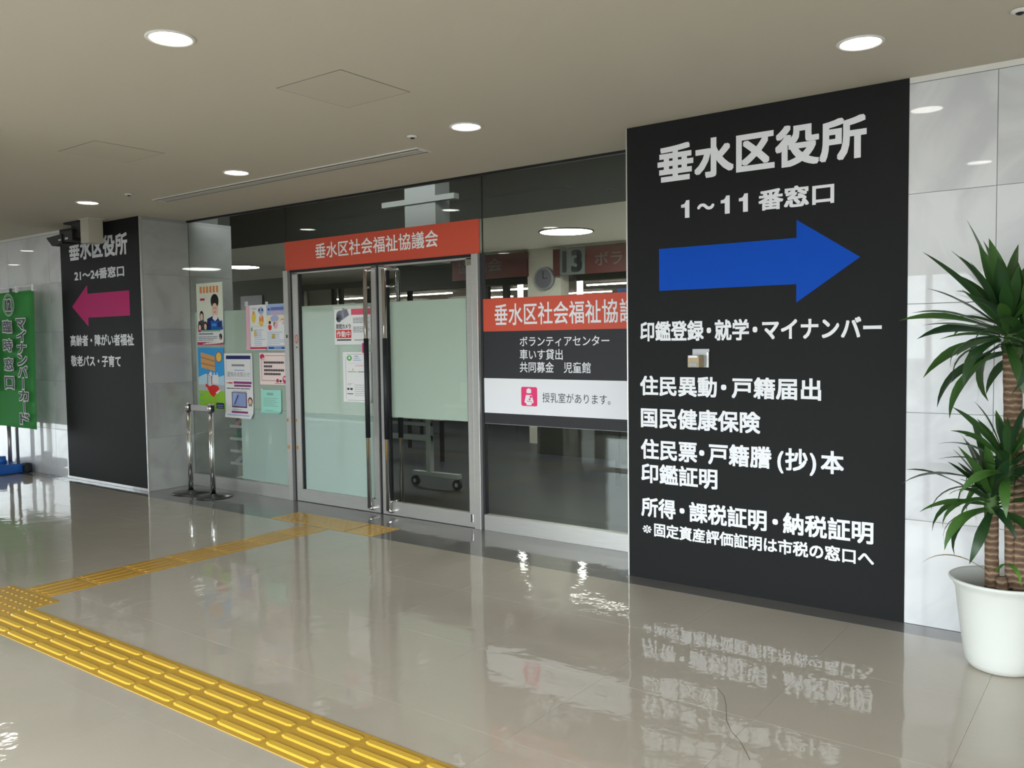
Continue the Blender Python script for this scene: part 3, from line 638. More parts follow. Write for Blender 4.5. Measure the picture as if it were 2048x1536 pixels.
# ================================================================== TACTILE PAVING
TT = 0.303
def tactile_tile(parent, x, y, kind, base_me, sub_me, n=4):
    o = link('tactile_tile', base_me, parent, (x, y, 0))
    if kind == 'bars':
        for i in range(4): link('raised_bar', sub_me, o, (0, (i - 1.5) * 0.072, 0.003))
    elif kind == 'bars_y':
        for i in range(4): link('raised_bar', sub_me, o, ((i - 1.5) * 0.072, 0, 0.003))
    return o
def base_mesh(m, dots=False, w=TT):
    bm = bmesh.new(); h = w / 2 - .0008; box(bm, -h, h, -h, h, 0.0002, 0.003, bev=0.001)
    if dots:
        for i in range(5):
            for j in range(5): 
                r = bmesh.ops.create_cone(bm, cap_ends=True, segments=8, radius1=.011, radius2=.006, depth=.004)
                bmesh.ops.translate(bm, vec=((i - 2) * .058, (j - 2) * .058, .005), verts=r['verts'])
    bmesh.ops.recalc_face_normals(bm, faces=bm.faces)
    me = bpy.data.meshes.new('tactile_tile'); bm.to_mesh(me); bm.free(); me.materials.append(m); return me
def bar_mesh(m, along_x=True, L=.272, w=.040, h=.005):
    bm = bmesh.new(); a, b = L / 2, w / 2
    lo = [(-a, -b * .6, 0), (-a + b, -b, 0), (a - b, -b, 0), (a, -b * .6, 0), (a, b * .6, 0), (a - b, b, 0), (-a + b, b, 0), (-a, b * .6, 0)]
    v0 = [bm.verts.new(p if along_x else (p[1], p[0], p[2])) for p in lo]
    v1 = [bm.verts.new(((p[0] * .975, p[1] * .62, h) if along_x else (p[1] * .62, p[0] * .975, h))) for p in lo]
    bm.faces.new(v1); bm.faces.new(v0[::-1])
    for i in range(8): bm.faces.new((v0[i], v0[(i + 1) % 8], v1[(i + 1) % 8], v1[i]))
    bmesh.ops.recalc_face_normals(bm, faces=bm.faces)
    me = bpy.data.meshes.new('raised_bar'); bm.to_mesh(me); bm.free(); me.materials.append(m); return me
plain = base_mesh(M_YEL); plain_o = base_mesh(M_YELOLD); dot_o = base_mesh(M_YELOLD, True)
barx = bar_mesh(M_YEL2); bary = bar_mesh(M_YELOLD, False, w=.046, h=.003)
t = thing('tactile_path', 'yellow tactile guide path with raised bars running across the foreground floor', 'tactile paving', (-3, -2.634, 0))
for i in range(22):
    x = -5.04 + TT / 2 + i * TT
    tactile_tile(t, x + 3, 0, 'bars', plain, barx)
for i in range(8): tactile_tile(t, -5.646 - TT / 2 - i * TT + 3, 0, 'bars', plain, barx)
t = thing('tactile_junction', 'square of four yellow dotted warning tiles where the two tactile paths meet', 'tactile paving', (-5.343, -2.634, 0))
for i in (-.5, .5):
    for j in (-.5, .5): tactile_tile(t, i * TT, j * TT, 'dots', dot_o, None)
t = thing('tactile_path', 'narrow worn yellow tactile strip leading from the junction to the glass doors', 'tactile paving', (-5.343, -1.24, 0))
for i in range(7): tactile_tile(t, 0, -2.328 + TT / 2 + i * .3085 + 1.24, 'bars_y', plain_o, bary)
t = thing('tactile_warning', 'row of yellow dotted warning tiles laid in front of the glass doors', 'tactile paving', (-5.343, 0.005, 0))
for x in (-.4545, -.1515, .1515, .4665): tactile_tile(t, x, 0, 'dots', dot_o, None)

# ================================================================== BELT POSTS
def post(x, y, label):
    t = thing('belt_post', label, 'belt post', (x, y, 0), 'chrome belt posts by the left pillar')
    bm = bmesh.new(); lathe(bm, [(.002, .002), (.178, .002), (.182, .006), (.18, .010), (.06, .018), (.034, .026), (.030, .03)], 40); build('base', bm, mat('post_base', (.10, .10, .10, 1), .25, .7), t)
    bm = bmesh.new(); cyl(bm, (0, 0, .024), (0, 0, .815), .0235, n=28); build('pole', bm, M_CHROME, t)
    bm = bmesh.new(); cyl(bm, (0, 0, .815), (0, 0, .822), .021, n=24, mi=1); cyl(bm, (0, 0, .822), (0, 0, .900), .028, n=28); cyl(bm, (0, 0, .900), (0, 0, .906), .0275, .022, n=28); build('head', bm, [M_CHROME, M_RUBBER], t)
    bx('belt_slot', M_RUBBER, (.022, .040, -.014, .014, .828, .892), t, .002)
    return t
pa = post(-7.650, .20, 'left chrome belt post, joined by a short grey belt to its neighbour')
bm = bmesh.new(); box(bm, .036, .345, -.0015, .0015, .832, .886); build('belt', bm, mat('grey_belt', (.42, .40, .42, 1), .7), pa)
post(-7.268, .195, 'right chrome belt post, in front of the poster with the red bird')

# ================================================================== GREEN HANGING BANNER ON A STAND
t = thing('banner_stand', 'green vertical banner numbered 12 on a pole with a blue water-filled base', 'banner', (-10.75, -.2, 0))
GRN = mat('green_banner', (.085, .50, .12, 1), .8, noise=(2, .1))
bm = bmesh.new(); n, mv = 10, 20
g = [[bm.verts.new((-.55 + 1.385 * i / n, -.012 * math.sin(i * .9) - (.02 + .015 * math.sin(i * 1.3)) * (1 - j / mv), .556 + 1.55 * j / mv)) for i in range(n + 1)] for j in range(mv + 1)]
for j in range(mv):
    for i in range(n): f = bm.faces.new((g[j][i], g[j][i + 1], g[j + 1][i + 1], g[j + 1][i])); f.smooth = True
bmesh.ops.solidify(bm, geom=bm.faces[:], thickness=.001)
build('banner_cloth', bm, GRN, t)
bm = bmesh.new(); cyl(bm, (-.60, 0, 2.157), (.86, 0, 2.157), .009, n=12); build('cross_rod', bm, M_WHITE, t)
for x in (-.5, -.1, .40, .80): bx('loop', M_WHITE, (x, x + .05, -.014, .014, 2.095, 2.17), t, .003)
bm = bmesh.new(); cyl(bm, (.13, .06, .06), (.13, .06, 2.16), .016, n=16); build('pole', bm, mat('grey_pole', (.35, .34, .36, 1), .3, .6), t)
bm = bmesh.new(); cyl(bm, (-.10, .07, .06), (-.10, .07, .60), .022, n=16); build('pole', bm, mat('grey_pole', (.35, .34, .36, 1), .3, .6), t)
bm = bmesh.new(); box(bm, -.45, .20, -.21, .14, 0.004, .115, bev=.035); build('water_base', bm, mat('blue_plastic', (.015, .13, .52, 1), .4), t)
bm = bmesh.new(); cyl(bm, (-.02, -.06, .11), (-.02, -.06, .20), .055, .045, n=20); build('base_cap', bm, mat('blue_plastic', (.015, .13, .52, 1), .4), t)
bx('black_block', M_RUBBER, (.205, .30, .06, .15, .004, .125), t, .03)  # small rounded black block beside the water base
yb = -.052
dk = mat('banner_ink', (.02, .02, .05, 1), .7); wi = mat('banner_outline', (.7, .75, .7, 1), .7)
def vcol(s, x0, x1, zt, zb, gap=.0, off=.02):
    n = len(s); st = (zt - zb) / n
    for i, ch in enumerate(s):
        a, b = zt - i * st - st * (.06 + gap), zt - (i + 1) * st + st * (.06 + gap)
        for m, o_, yy in ((wi, off + .045, yb + .0015), (dk, off, yb)):
            e = .012 if m is wi else 0
            bm = bmesh.new()
            if ch == 'ー': 
                c = (x0 + x1) / 2; w = .014 + e; V = [bm.verts.new(p) for p in ((c - w, yy, b - e), (c + w, yy, b - e), (c + w, yy, a + e), (c - w, yy, a + e))]; bm.faces.new(V)
            else: put_text(bm, ch, x0 - e, x1 + e, b - e, a + e, yy, o_, 0, True)
            me = bpy.data.meshes.new('lettering'); bm.to_mesh(me); bm.free(); me.materials.append(m)
            link('lettering', me, t)
ox = 10.75
vcol('マイナンバーカード', -10.27 + ox, -10.04 + ox, 1.80, .60)
vcol('臨時窓口', -10.61 + ox, -10.38 + ox, 1.82, .96, .12)
vcol('カード申請・予約受取', -10.98 + ox, -10.80 + ox, 1.80, .97)
bm = bmesh.new()
for r, w in ((.104, .004), (.120, .007)):
    k = 40
    for i in range(k):
        a, b = 2 * math.pi * i / k, 2 * math.pi * (i + 1) / k
        bm.faces.new([bm.verts.new((.315 + q * 1.12 * math.cos(w_), yb - .002, 1.955 + q * math.sin(w_))) for q, w_ in ((r, a), (r + w, a), (r + w, b), (r, b))])
me = bpy.data.meshes.new('number_ring'); bm.to_mesh(me); bm.free(); me.materials.append(wi); link('number_ring', me, t)
lettering(t, [('12', .225, .405)], 1.88, 2.03, yb - .001, wi, .10, None, 'number_outline', True)
lettering(t, [('12', .238, .392)], 1.893, 2.017, yb - .004, dk, .055, None, 'number', True)

# ================================================================== SECURITY CAMERA AND BOX
t = thing('security_camera', 'black box security camera under the ceiling at the left black sign', 'camera', (-9.0, -.16, H))
BK = mat('camera_black', (.013, .011, .010, 1), .6, spec=.3)
bm = bmesh.new(); box(bm, -.10, .22, -.09, .09, -.02, 0, bev=.004); box(bm, .02, .20, -.07, .07, -.17, -.018, bev=.006); build('mount', bm, BK, t)
bm = bmesh.new(); box(bm, -.14, .10, -.10, .06, -.20, -.085, bev=.006); build('body', bm, BK, t)
bm = bmesh.new(); box(bm, -.40, -.10, -.11, .05, -.215, -.115, bev=.006)
for v in bm.verts:
    if v.co.x < -.3: v.co.x += .07 if v.co.z < -.165 else -.04
    v.co.z += (v.co.x + .1) * .05
build('hood', bm, BK, t)
bx('status_strip', M_TRIM, (-.17, -.12, -.113, -.1105, -.185, -.170), t); bx('status_strip', M_TRIM, (-.05, .01, -.103, -.1005, -.18, -.16), t)
t = thing('junction_box', 'cream rectangular box hanging from the ceiling beside the security camera', 'box', (-8.66, -.18, H))
bx('cover', mat('cream_plastic', (.50, .47, .38, 1), .45), (-.085, .085, -.075, .075, -.245, -.004), t, .008)
bx('mounting_plate', M_TRIM, (-.10, .10, -.09, .09, -.005, 0), t, .001)
bm = bmesh.new(); cyl(bm, (-.03, -.0755, -.15), (-.03, -.079, -.15), .008, n=10); build('indicator', bm, M_WHITE, t)

# ================================================================== WALL INTERCOM
t = thing('wall_device', 'small beige card device in a metal recess on the large black sign', 'wall device', (-2.10, -0.006, 1.31))
bx('back_plate', mat('device_plate', (.36, .37, .38, 1), .4, .3), (-.052, .053, -.004, .0, 0, .108), t, .001)
bx('side_rail', M_STEEL, (.040, .053, -.014, -.003, 0, .090), t, .001)
bx('body', mat('device_beige', (.42, .32, .18, 1), .45), (-.050, .020, -.075, -.004, 0.002, .072), t, .003)
bx('slot_cover', mat('device_grey', (.30, .32, .33, 1), .4), (-.042, .010, -.078, -.074, .006, .030), t, .001)
bx('name_strip', M_WHITE, (-.044, .010, -.0765, -.074, .058, .070), t)

# ================================================================== PLANT
PX, PY = -.496, -.405
t = thing('plant_pot', 'white round plastic pot with a flared rim at the marble wall', 'plant pot', (PX, PY, 0))
bm = bmesh.new()
lathe(bm, [(.002, .002), (.11, .002), (.128, .010), (.143, .035), (.152, .08), (.175, .25), (.187, .355), (.200, .380), (.212, .392), (.214, .402), (.208, .406), (.196, .398), (.180, .37), (.176, .33), (.172, .30), (.002, .30)], 56)
build('pot_body', bm, mat('white_pot', (.66, .67, .64, 1), .4, noise=(5, .04)), t)
bm = bmesh.new(); lathe(bm, [(.174, .312), (.12, .322), (.002, .318)], 40); build('soil', bm, mat('soil', (.10, .08, .06, 1), .95, bump=(60, 1, .01)), t)

yuc = thing('yucca', 'tall potted yucca with two ringed trunks and pointed green leaves', 'plant', (PX, PY, .3))
BARK = bpy.data.materials.new('ringed_bark'); BARK.use_nodes = True
_nt = BARK.node_tree; _p = _nt.nodes['Principled BSDF']; _p.inputs['Roughness'].default_value = .85
_tc = _nt.nodes.new('ShaderNodeTexCoord'); _wv = _nt.nodes.new('ShaderNodeTexWave'); _wv.wave_type = 'BANDS'; _wv.bands_direction = 'Z'
_wv.inputs['Scale'].default_value = 11; _wv.inputs['Distortion'].default_value = 2.2; _wv.inputs['Detail'].default_value = 3; _wv.inputs['Detail Scale'].default_value = 3
_cr = _nt.nodes.new('ShaderNodeValToRGB'); _cr.color_ramp.elements[0].color = (.12, .072, .045, 1); _cr.color_ramp.elements[1].color = (.22, .14, .09, 1); _cr.color_ramp.elements[0].position = .1
_e = _cr.color_ramp.elements.new(.93); _e.color = (.24, .15, .095, 1); _cr.color_ramp.elements[2].color = (.36, .25, .16, 1)
_b = _nt.nodes.new('ShaderNodeBump'); _b.inputs['Strength'].default_value = .8; _b.inputs['Distance'].default_value = .006
_nt.links.new(_tc.outputs['Object'], _wv.inputs[0]); _nt.links.new(_wv.outputs[0], _cr.inputs[0]); _nt.links.new(_cr.outputs[0], _p.inputs[0]); _nt.links.new(_wv.outputs[0], _b.inputs['Height']); _nt.links.new(_b.outputs[0], _p.inputs['Normal'])
def trunk(pts, rs):
    bm = bmesh.new(); P = [Vector(p) for p in pts]; out = []; R = []
    for a in range(len(P) - 1):
        for k in range(10):
            u = k / 10; out.append(P[a].lerp(P[a + 1], u)); R.append((rs[a] * (1 - u) + rs[a + 1] * u) * (1 + .05 * (k % 2)))
    out.append(P[-1]); R.append(rs[-1]); tube(bm, out, R, 18); return build('trunk', bm, BARK, yuc)
Y0 = -PY
# local coordinates: origin at pot centre, z from .3
trunk([(.07, .02, .0), (.045, .03, .30), (.03, .03, .70), (.02, .03, 1.10)], [.048, .040, .036, .037])
trunk([(-.035, -.01, 0), (-.042, -.01, .2), (-.045, -.01, .40)], [.032, .027, .028])
trunk([(.01, -.05, 0), (.0, -.04, .12)], [.03, .02])
GL = bpy.data.materials.new('yucca_leaf'); GL.use_nodes = True
_nt = GL.node_tree; _p = _nt.nodes['Principled BSDF']; _oi = _nt.nodes.new('ShaderNodeObjectInfo'); _cr = _nt.nodes.new('ShaderNodeValToRGB')
_cr.color_ramp.elements[0].color = (.012, .040, .014, 1); _cr.color_ramp.elements[1].color = (.050, .13, .022, 1)
_nt.links.new(_oi.outputs['Random'], _cr.inputs[0]); _nt.links.new(_cr.outputs[0], _p.inputs[0]); _p.inputs['Roughness'].default_value = .38
def leaf_mesh(L, W, droop, m, twist=0.0):
    """blade leaving the origin along +X, bending towards -Z"""
    bm = bmesh.new(); n = 9; rows_ = []; p = Vector((0, 0, 0)); ang = 0
    for i in range(n + 1):
        u = i / n; w = W * (0.45 + 1.1 * u) if u < .5 else W * (1.0) * max(0.0, (1 - ((u - .5) / .5) ** 1.7))
        w = max(w, .0006); tw = twist * u
        side = Vector((0, math.cos(tw), math.sin(tw))); dn = Vector((0, 0, -w * .35))
        rows_.append([bm.verts.new(p + side * w + Vector((0, 0, w * .3))), bm.verts.new(p), bm.verts.new(p - side * w + Vector((0, 0, w * .3)))])
        ang = -droop * u ** 1.6; p = p + Vector((math.cos(ang), 0, math.sin(ang))) * (L / n)
    for a, b in zip(rows_, rows_[1:]):
        for k in range(2): f = bm.faces.new((a[k], b[k], b[k + 1], a[k + 1])); f.smooth = True
    me = bpy.data.meshes.new('leaf'); bm.to_mesh(me); bm.free(); me.materials.append(m); return me
LM = [leaf_mesh(.36, .028, .4, GL, .3), leaf_mesh(.33, .026, 1.0, GL, .5), leaf_mesh(.30, .024, 1.7, GL, -.4), leaf_mesh(.38, .021, .7, GL, .9), leaf_mesh(.27, .028, .2, GL, -.2), leaf_mesh(.34, .019, 2.2, GL, .6)]
def put_leaf(base, az, el, sc, mi, roll=0.0):
    o = link('leaf', LM[mi], yuc, base); o.rotation_euler = (0, 0, 0)
    q = Matrix.Rotation(az, 4, 'Z') @ Matrix.Rotation(-el, 4, 'Y') @ Matrix.Rotation(roll, 4, 'X')
    o.rotation_euler = q.to_euler(); o.scale = (sc, sc * random.uniform(.9, 1.2), sc)
def crown(c, n, sc, up=1.35, lo=-.45):
    for i in range(n):
        u = i / (n - 1); az = i * 2.39996 + random.uniform(-.2, .2); el = lo + (up - lo) * u ** .85 + random.uniform(-.12, .12)
        b = Vector(c) + Vector((.025 * math.cos(az), .025 * math.sin(az), -.06 + .13 * u))
        s = sc * random.uniform(.82, 1.12) * (1 - .15 * u)
        # keep the blades off the marble wall behind
        if b.y + s * .34 * math.sin(az) * math.cos(el) > Y0 - .02: s *= max(.35, (Y0 - .03 - b.y) / max(.01, s * .36 * math.sin(az) * math.cos(el)))
        put_leaf(b, az, el, s, random.choice((0, 4)) if el > .75 else random.choice((0, 1, 1, 3) if el > .1 else (1, 2, 2, 5)), random.uniform(-.5, .5))
crown((.0, .0, 1.20), 56, 1.15)
crown((.075, .03, 1.15), 30, 1.0)
crown((-.045, -.01, .45), 40, .98)
crown((.02, -.06, .62), 34, .85)
for c_, rr in (((.02, .03, 1.14), .034), ((.055, .03, 1.12), .026), ((-.045, -.01, .42), .028), ((.02, -.03, .58), .026)):
    bm = bmesh.new(); tube(bm, [(c_[0], c_[1], c_[2] - .05), c_, (c_[0], c_[1], c_[2] + .07), (c_[0], c_[1], c_[2] + .15)], [rr, rr * 1.1, rr * .8, .004], 12); build('leaf_bud', bm, mat('bud_green', (.05, .11, .02, 1), .6), yuc)
trunk([(.03, .0, .05), (.022, -.03, .58)], [.02, .018])
# the leaves that stand out in outline
for b, az, el, sc, mi, ro in (((-.02, .01, 1.24), 3.1, 1.33, 1.75, 4, .3), ((-.03, .0, 1.23), 3.1, .88, 1.68, 4, .5), ((.01, -.03, 1.25), 4.2, 1.25, 1.35, 4, .2), ((-.03, 0, 1.2), 3.1, .35, 1.1, 3, .2), ((-.03, -.02, 1.12), 3.0, -.5, 1.15, 1, 0), ((-.04, -.01, 1.10), 2.9, -.7, 1.1, 1, .2),
                         ((-.05, 0, .52), 3.2, .25, 1.15, 1, 0), ((-.05, -.02, .50), 3.0, .05, 1.0, 2, .3), ((-.05, -.02, .46), 3.4, -.15, .9, 2, -.2)):
    put_leaf(b, az, el, sc, mi, ro)
yl = leaf_mesh(.30, .010, 1.5, mat('dry_leaf', (.45, .33, .10, 1), .6)); o = link('dry_leaf', yl, yuc, (-.045, -.04, .13)); o.rotation_euler = (0, -.6, 3.5)
gl = leaf_mesh(.26, .014, 2.2, mat('fresh_leaf', (.10, .25, .03, 1), .5)); o = link('leaf', gl, yuc, (-.02, -.045, .14)); o.rotation_euler = (0, -.7, -1.0)

# fire-hydrant style grey cabinet and its red lamp at the right edge
t = thing('wall_cabinet', 'grey metal wall cabinet with a round red lamp behind the plant', 'cabinet', (.15, 0, 0))
bx('cabinet_body', mat('cabinet_grey', (.30, .31, .32, 1), .35, .3), (-.60, .55, -.045, -.001, .06, 1.42), t, .004)
bm = bmesh.new(); cyl(bm, (-.535, -.046, 1.262), (-.535, -.062, 1.262), .055, .052, n=28); build('lamp_rim', bm, M_WHITE, t)
bm = bmesh.new(); cyl(bm, (-.535, -.062, 1.262), (-.535, -.088, 1.262), .047, .03, n=28); build('red_lamp', bm, mat('red_lens', (.62, .03, .03, 1), .25), t)
bx('door_seam', M_GAP, (-.03, -.024, -.047, -.044, .10, 1.38), t)

# ================================================================== INSIDE: lights, signs, furniture
def tubelight(x0, x1, y, z, s, lab, w=.06):
    t = thing('tube_light', lab, 'ceiling light', ((x0 + x1) / 2, y, z), 'fluorescent tubes in the office beyond the doors')
    h = (x1 - x0) / 2
    bx('housing', M_TRIM, (-h, h, -w, w, .0, .04), t); bx('tube', mat('tube_glow', (1, 1, 1, 1), .5, emis=((1, .98, .92, 1), 22)), (-h + .02, h - .02, -w * .7, w * .7, -.03, 0), t, .01)
tubelight(-8.4, -6.2, 6.9, 2.80, 1, 'nearest office tube light, in front of the low pale partition')
tubelight(-24.6, -22.1, 13.2, 2.80, 1, 'front row office tube light, far left of its row of five')
tubelight(-21.2, -18.7, 13.2, 2.80, 1, 'front row office tube light, left of its row of five')
tubelight(-17.8, -15.3, 13.2, 2.80, 1, 'front row office tube light, centre of its row of five')
tubelight(-14.4, -11.9, 13.2, 2.80, 1, 'front row office tube light, right of its row of five')
tubelight(-11.0, -8.5, 13.2, 2.80, 1, 'front row office tube light, far right of its row of five')
tubelight(-24.6, -22.1, 16.0, 2.80, 1, 'middle row office tube light, far left of its row of five')
tubelight(-21.2, -18.7, 16.0, 2.80, 1, 'middle row office tube light, left of its row of five')
tubelight(-17.8, -15.3, 16.0, 2.80, 1, 'middle row office tube light, centre of its row of five')
tubelight(-14.4, -11.9, 16.0, 2.80, 1, 'middle row office tube light, right of its row of five')
tubelight(-11.0, -8.5, 16.0, 2.80, 1, 'middle row office tube light, far right of its row of five')
tubelight(-24.6, -22.1, 18.6, 2.80, 1, 'back row office tube light, far left of its row of five')
tubelight(-21.2, -18.7, 18.6, 2.80, 1, 'back row office tube light, left of its row of five')
tubelight(-17.8, -15.3, 18.6, 2.80, 1, 'back row office tube light, centre of its row of five')
tubelight(-14.4, -11.9, 18.6, 2.80, 1, 'back row office tube light, right of its row of five')
tubelight(-11.0, -8.5, 18.6, 2.80, 1, 'back row office tube light, far right of its row of five')
def round_light(x, y, r, lab):
    t = thing('round_light', lab, 'ceiling light', (x, y, H))
    bm = bmesh.new(); lathe(bm, [(r + .02, 0), (r + .02, -.012), (r, -.014)], 48); build('trim_ring', bm, M_GAP, t)
    bm = bmesh.new(); rr = lathe(bm, [(r, -.012), (.02, -.014)], 48); bm.faces.new(rr[-1]); build('lamp_lens', bm, mat('round_glow', (1, 1, 1, 1), .5, emis=((.94, 1, .93, 1), 50)), t)
round_light(-5.57, 3.92, .31, 'large round flat ceiling light glowing inside behind the right-hand glass')
round_light(-12.2, 4.15, .31, 'large round ceiling light seen deep inside above the left posters')
for qx, qy in ((-9.5, 3.92), (-3.2, 3.92)): round_light(qx, qy, .31, 'unseen round lobby light on the %s side, added to brighten the inner ceiling' % ('west' if qx < -5 else 'east'))  # extra unseen lobby lights, added to brighten the inner ceiling
# hanging duct box behind the header
t = thing('duct_box', 'pale boxed duct with a crossbar hanging inside above the door header', 'duct', (-5.4, 1.2, 2.2))
bx('shaft', mat('pale_grey', (.16, .17, .16, 1), .7), (-.20, .18, 0, .2, 0.0, 1.05), t)
bx('crossbar', _m['pale_grey'], (-.48, .42, -.02, .05, .55, .60), t)
# counter signs on the bulkhead
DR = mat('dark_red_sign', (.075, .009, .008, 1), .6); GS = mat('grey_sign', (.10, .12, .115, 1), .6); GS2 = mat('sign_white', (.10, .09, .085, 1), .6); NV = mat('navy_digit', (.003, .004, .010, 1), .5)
t = thing('counter_sign', 'dim red hanging sign with a navy number 13 seen through the right glass', 'sign', (-6.0, 5.2, 2.36))
bx('panel', DR, (-.62, 3.2, 0, .05, 0, .36), t); bx('number_plate', GS, (-.50, -.10, -.01, .0, 0, .36), t)
lettering(t, [('13', -.46, -.14)], .03, .33, -.012, NV, .04, None, 'number', True)
lettering(t, [('ボランティアセンター', .05, 2.3)], .09, .27, -.002, GS2, 0.01)
t = thing('counter_sign', 'dim dark red sign panel left of the wall clock seen through the glass', 'sign', (-7.9, 5.2, 2.38))
bx('panel', DR, (-.55, .83, 0, .05, 0, .34), t); lettering(t, [('協議会', -.45, .40)], .10, .28, -.002, GS2, 0.01)
t = thing('wall_clock', 'round grey-rimmed wall clock on the beige wall inside', 'clock', (-6.80, 5.27, 2.335))
bm = bmesh.new(); cyl(bm, (0, 0, 0), (0, -.05, 0), .165, .155, n=40); build('rim', bm, mat('clock_rim', (.30, .31, .33, 1), .35, .5), t)
bm = bmesh.new(); cyl(bm, (0, -.045, 0), (0, -.053, 0), .132, n=40); build('dial', bm, mat('clock_dial', (.13, .125, .15, 1), .4), t)
bx('hand', M_RUBBER, (-.006, .006, -.058, -.054, 0, .10), t); bx('hand', M_RUBBER, (0, .07, -.058, -.054, -.006, .006), t)
# inner partition frames and cream panel seen above the frosted film
t = thing('inner_screen', 'dark-framed glazed screen with a cream panel seen above the left door film', 'partition', (-15.4, 8.0, 0))
for x in (0, 1.09, 1.32, 2.15, 3.35, 5.35): bx('post', M_DKSTEEL, (x, x + .09, 0, .08, 0, 2.76), t)
bx('rail', M_OLIVE, (0, 5.44, -.005, .08, 2.64, 2.76), t); bx('rail', M_DKSTEEL, (1.09, 5.44, -.005, .08, 2.12, 2.26), t)
bx('cream_panel', mat('cream_panel', (.80, .77, .62, 1), .8), (.36, 1.09, .02, .06, 2.0, 2.64), t)
bx('side_frame', M_STEEL, (.28, .36, .01, .07, 2.0, 2.64), t)
bx('bounce_panel', mat('pale_panel', (.75, .72, .62, 1), .8), (0, 5.44, .02, .06, .90, 2.0), t); bx('lower_panel', M_DIM, (0, 5.44, .02, .06, 0, .90), t)  # unseen pale upper panel added to bounce light onto the inner ceiling
t = thing('office_partition', 'low pale office partition with dark posts seen above the right door film', 'partition', (-9.9, 8.0, 0))
bx('panel', mat('partition_white', (.68, .68, .64, 1), .8), (0, 6.5, 0, .05, .9, 2.16), t); bx('lower_panel', M_DIM, (0, 6.5, 0, .05, 0, .9), t)
bx('cap_rail', M_WHITE, (0, 6.5, -.02, .07, 2.16, 2.20), t)
for x in (.30, 1.35, 3.4): bx('post', M_DKSTEEL, (x, x + .10, -.03, .08, 0, 2.84), t)
for x in (.62, 1.9): bx('light_strip', mat('strip_glow', (1, 1, 1, 1), .5, emis=((1, 1, .96, 1), 6)), (x, x + .10, .0, .04, 2.20, 2.75), t)
t = thing('blue_board', 'small blue notice board standing behind the wall clock', 'board', (-6.45, 7.2, 0))
bx('board', mat('board_blue', (.02, .07, .22, 1), .6), (-.3, .5, 0, .04, 1.9, 2.27), t); bx('paper', M_WHITE, (-.1, 0, -.01, 0, 1.95, 2.1), t); bx('paper', M_WHITE, (.08, .16, -.01, 0, 1.95, 2.1), t)
for x in (-.28, .44): bx('leg', M_STEEL, (x, x + .04, 0, .04, 0, 1.9), t)
t = thing('bounce_counter', 'unseen white-topped counter added to bounce light onto the inner ceiling', 'counter', (-4.2, 4.75, 0))  # added unseen counter, its white top throws lamp light up to the ceiling
bx('counter_top', M_WHITE, (-2.2, 2.4, -.45, .45, .98, 1.02), t, .006); bx('counter_front', M_DIM, (-2.15, 2.35, -.36, .36, 0.0, .98), t)
for q_, (tx, ty) in enumerate(((-3.6, 3.2), (-7.6, 3.6), (-9.6, 4.6))):  # added unseen tables, white tops reflect light towards the inner ceiling
    t = thing('bounce_table', 'unseen white high table added to bounce light upward, %s of the three' % ('nearest', 'middle', 'farthest')[q_], 'table', (tx, ty, 0))
    bx('table_top', M_WHITE, (-.7, .7, -.45, .45, .98, 1.01), t, .006)
    for lx, ly in ((-.65, -.4), (.65, -.4), (-.65, .4), (.65, .4)): bx('leg', M_DKSTEEL, (lx - .02, lx + .02, ly - .02, ly + .02, 0, .98), t)
# emergency exit sign
t = thing('exit_sign', 'small green glowing emergency exit sign inside above the right door', 'sign', (-8.25, 5.478, 2.42))
bx('face', mat('exit_green', (.01, .18, .07, 1), .5, emis=((.02, .35, .16, 1), .6)), (-.14, .14, -.02, .02, 0, .28), t, .004)
bx('pictogram', mat('exit_pale', (.2, .5, .35, 1), .5, emis=((.3, .8, .6, 1), .35)), (-.05, .06, -.024, -.02, .05, .24), t)
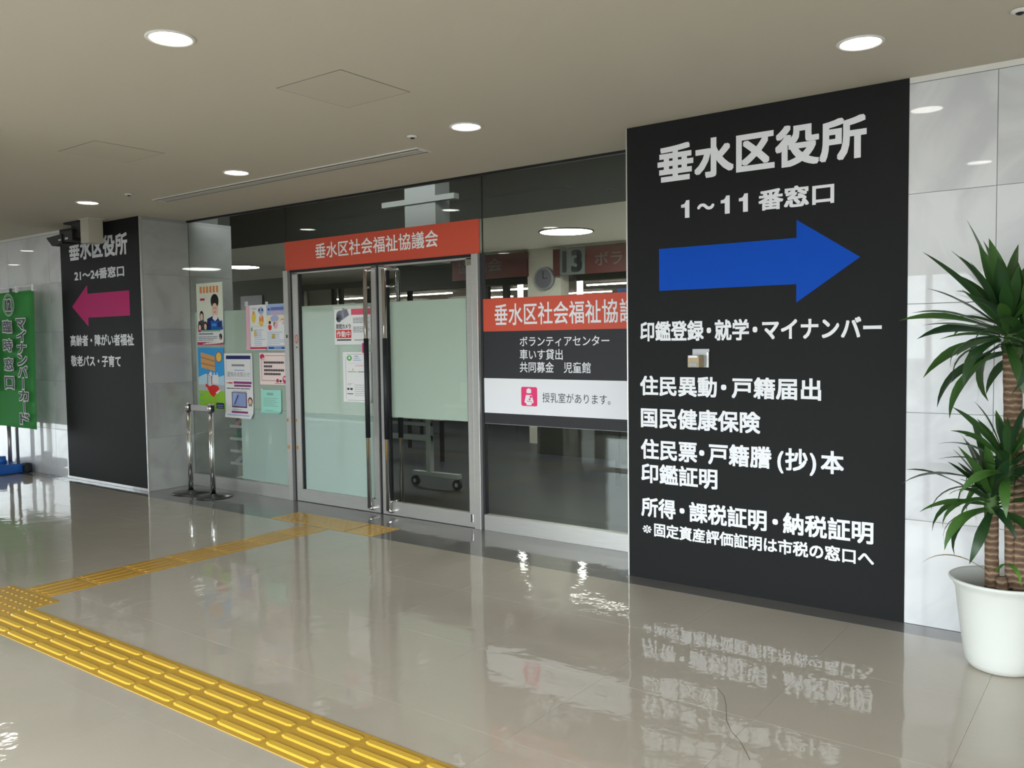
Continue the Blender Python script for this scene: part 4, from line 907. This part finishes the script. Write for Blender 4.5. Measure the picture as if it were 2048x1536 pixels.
# folding table on castors behind the right-hand door
t = thing('folding_table', 'grey folding table frame on castors standing inside behind the right door', 'table', (-5.9, 1.75, 0))
GM = mat('table_grey', (.42, .43, .42, 1), .4, .3)
bx('foot', GM, (-.16, .46, -.03, .03, .11, .16), t, .01)
for x in (-.14, .42):
    bm = bmesh.new(); cyl(bm, (x, -.018, .052), (x, .018, .052), .05, n=20); cyl(bm, (x, -.02, .052), (x, .02, .052), .022, n=14, mi=1); build('castor', bm, [M_RUBBER, GM], t)
bx('leg', GM, (.03, .09, -.03, .03, .16, .72), t, .01)
bx('shelf_bar', GM, (-.9, .09, -.02, .02, .47, .53), t, .005); bx('shelf_bar', GM, (-.9, .09, -.02, .02, .62, .66), t, .005)
bx('table_top', mat('table_top', (.5, .48, .44, 1), .5), (-1.0, .5, -.3, .3, .72, .75), t, .005)
# leaflet racks behind the left fixed glass
def rack(x, y, label):
    t = thing('leaflet_rack', label, 'rack', (x, y, 0))
    PM = mat('acrylic_edge', (.55, .60, .58, 1), .3)
    for a in (-.16, .16):
        bm = bmesh.new(); tube(bm, [(a, .12, 0.01), (a, .12, .85)], .008, 8); build('upright', bm, PM, t)
    bx('foot', PM, (-.17, .17, -.05, .15, 0, .012), t)
    for k in range(5):
        z = .17 + k * .135
        o = bx('tray', PM, (-.165, .165, -.10, .12, z - .004, z), t); bx('tray_lip', PM, (-.165, .165, -.104, -.098, z - .004, z + .025), t)
        for q, c_ in enumerate((I_W, I_LBLU, I_YEL, I_PK, I_TEAL)):
            if (q + k) % 5 < 3:
                xx = -.15 + ((q + k) % 3) * .1; bm = bmesh.new()
                V = [bm.verts.new(p) for p in ((xx, -.09, z + .002), (xx + .092, -.09, z + .002), (xx + .092, .06, z + .11), (xx, .06, z + .11))]; bm.faces.new(V)
                bmesh.ops.solidify(bm, geom=bm.faces[:], thickness=.004); build('leaflet', bm, c_, t)
rack(-7.88, 1.05, 'clear tiered leaflet rack inside, under the curling white notice')
rack(-7.86, 1.75, 'second tiered leaflet rack inside, behind the belt posts')
# seats along the street side that the glass mirrors
for i in range(5):
    t = thing('bench_seat', 'white bench seat of the waiting row, seen only mirrored in the right glass', 'seat', (-9.0 + i * .55, -5.0, 0), 'waiting seats on the street side')
    bx('seat', M_WHITE, (-.24, .24, -.22, .22, .40, .44), t, .015); bx('backrest', M_WHITE, (-.24, .24, -.26, -.22, .46, .78), t, .015)
    for a in (-.18, .18): bx('leg', M_STEEL, (a - .015, a + .015, -.18, .18, 0, .40), t)
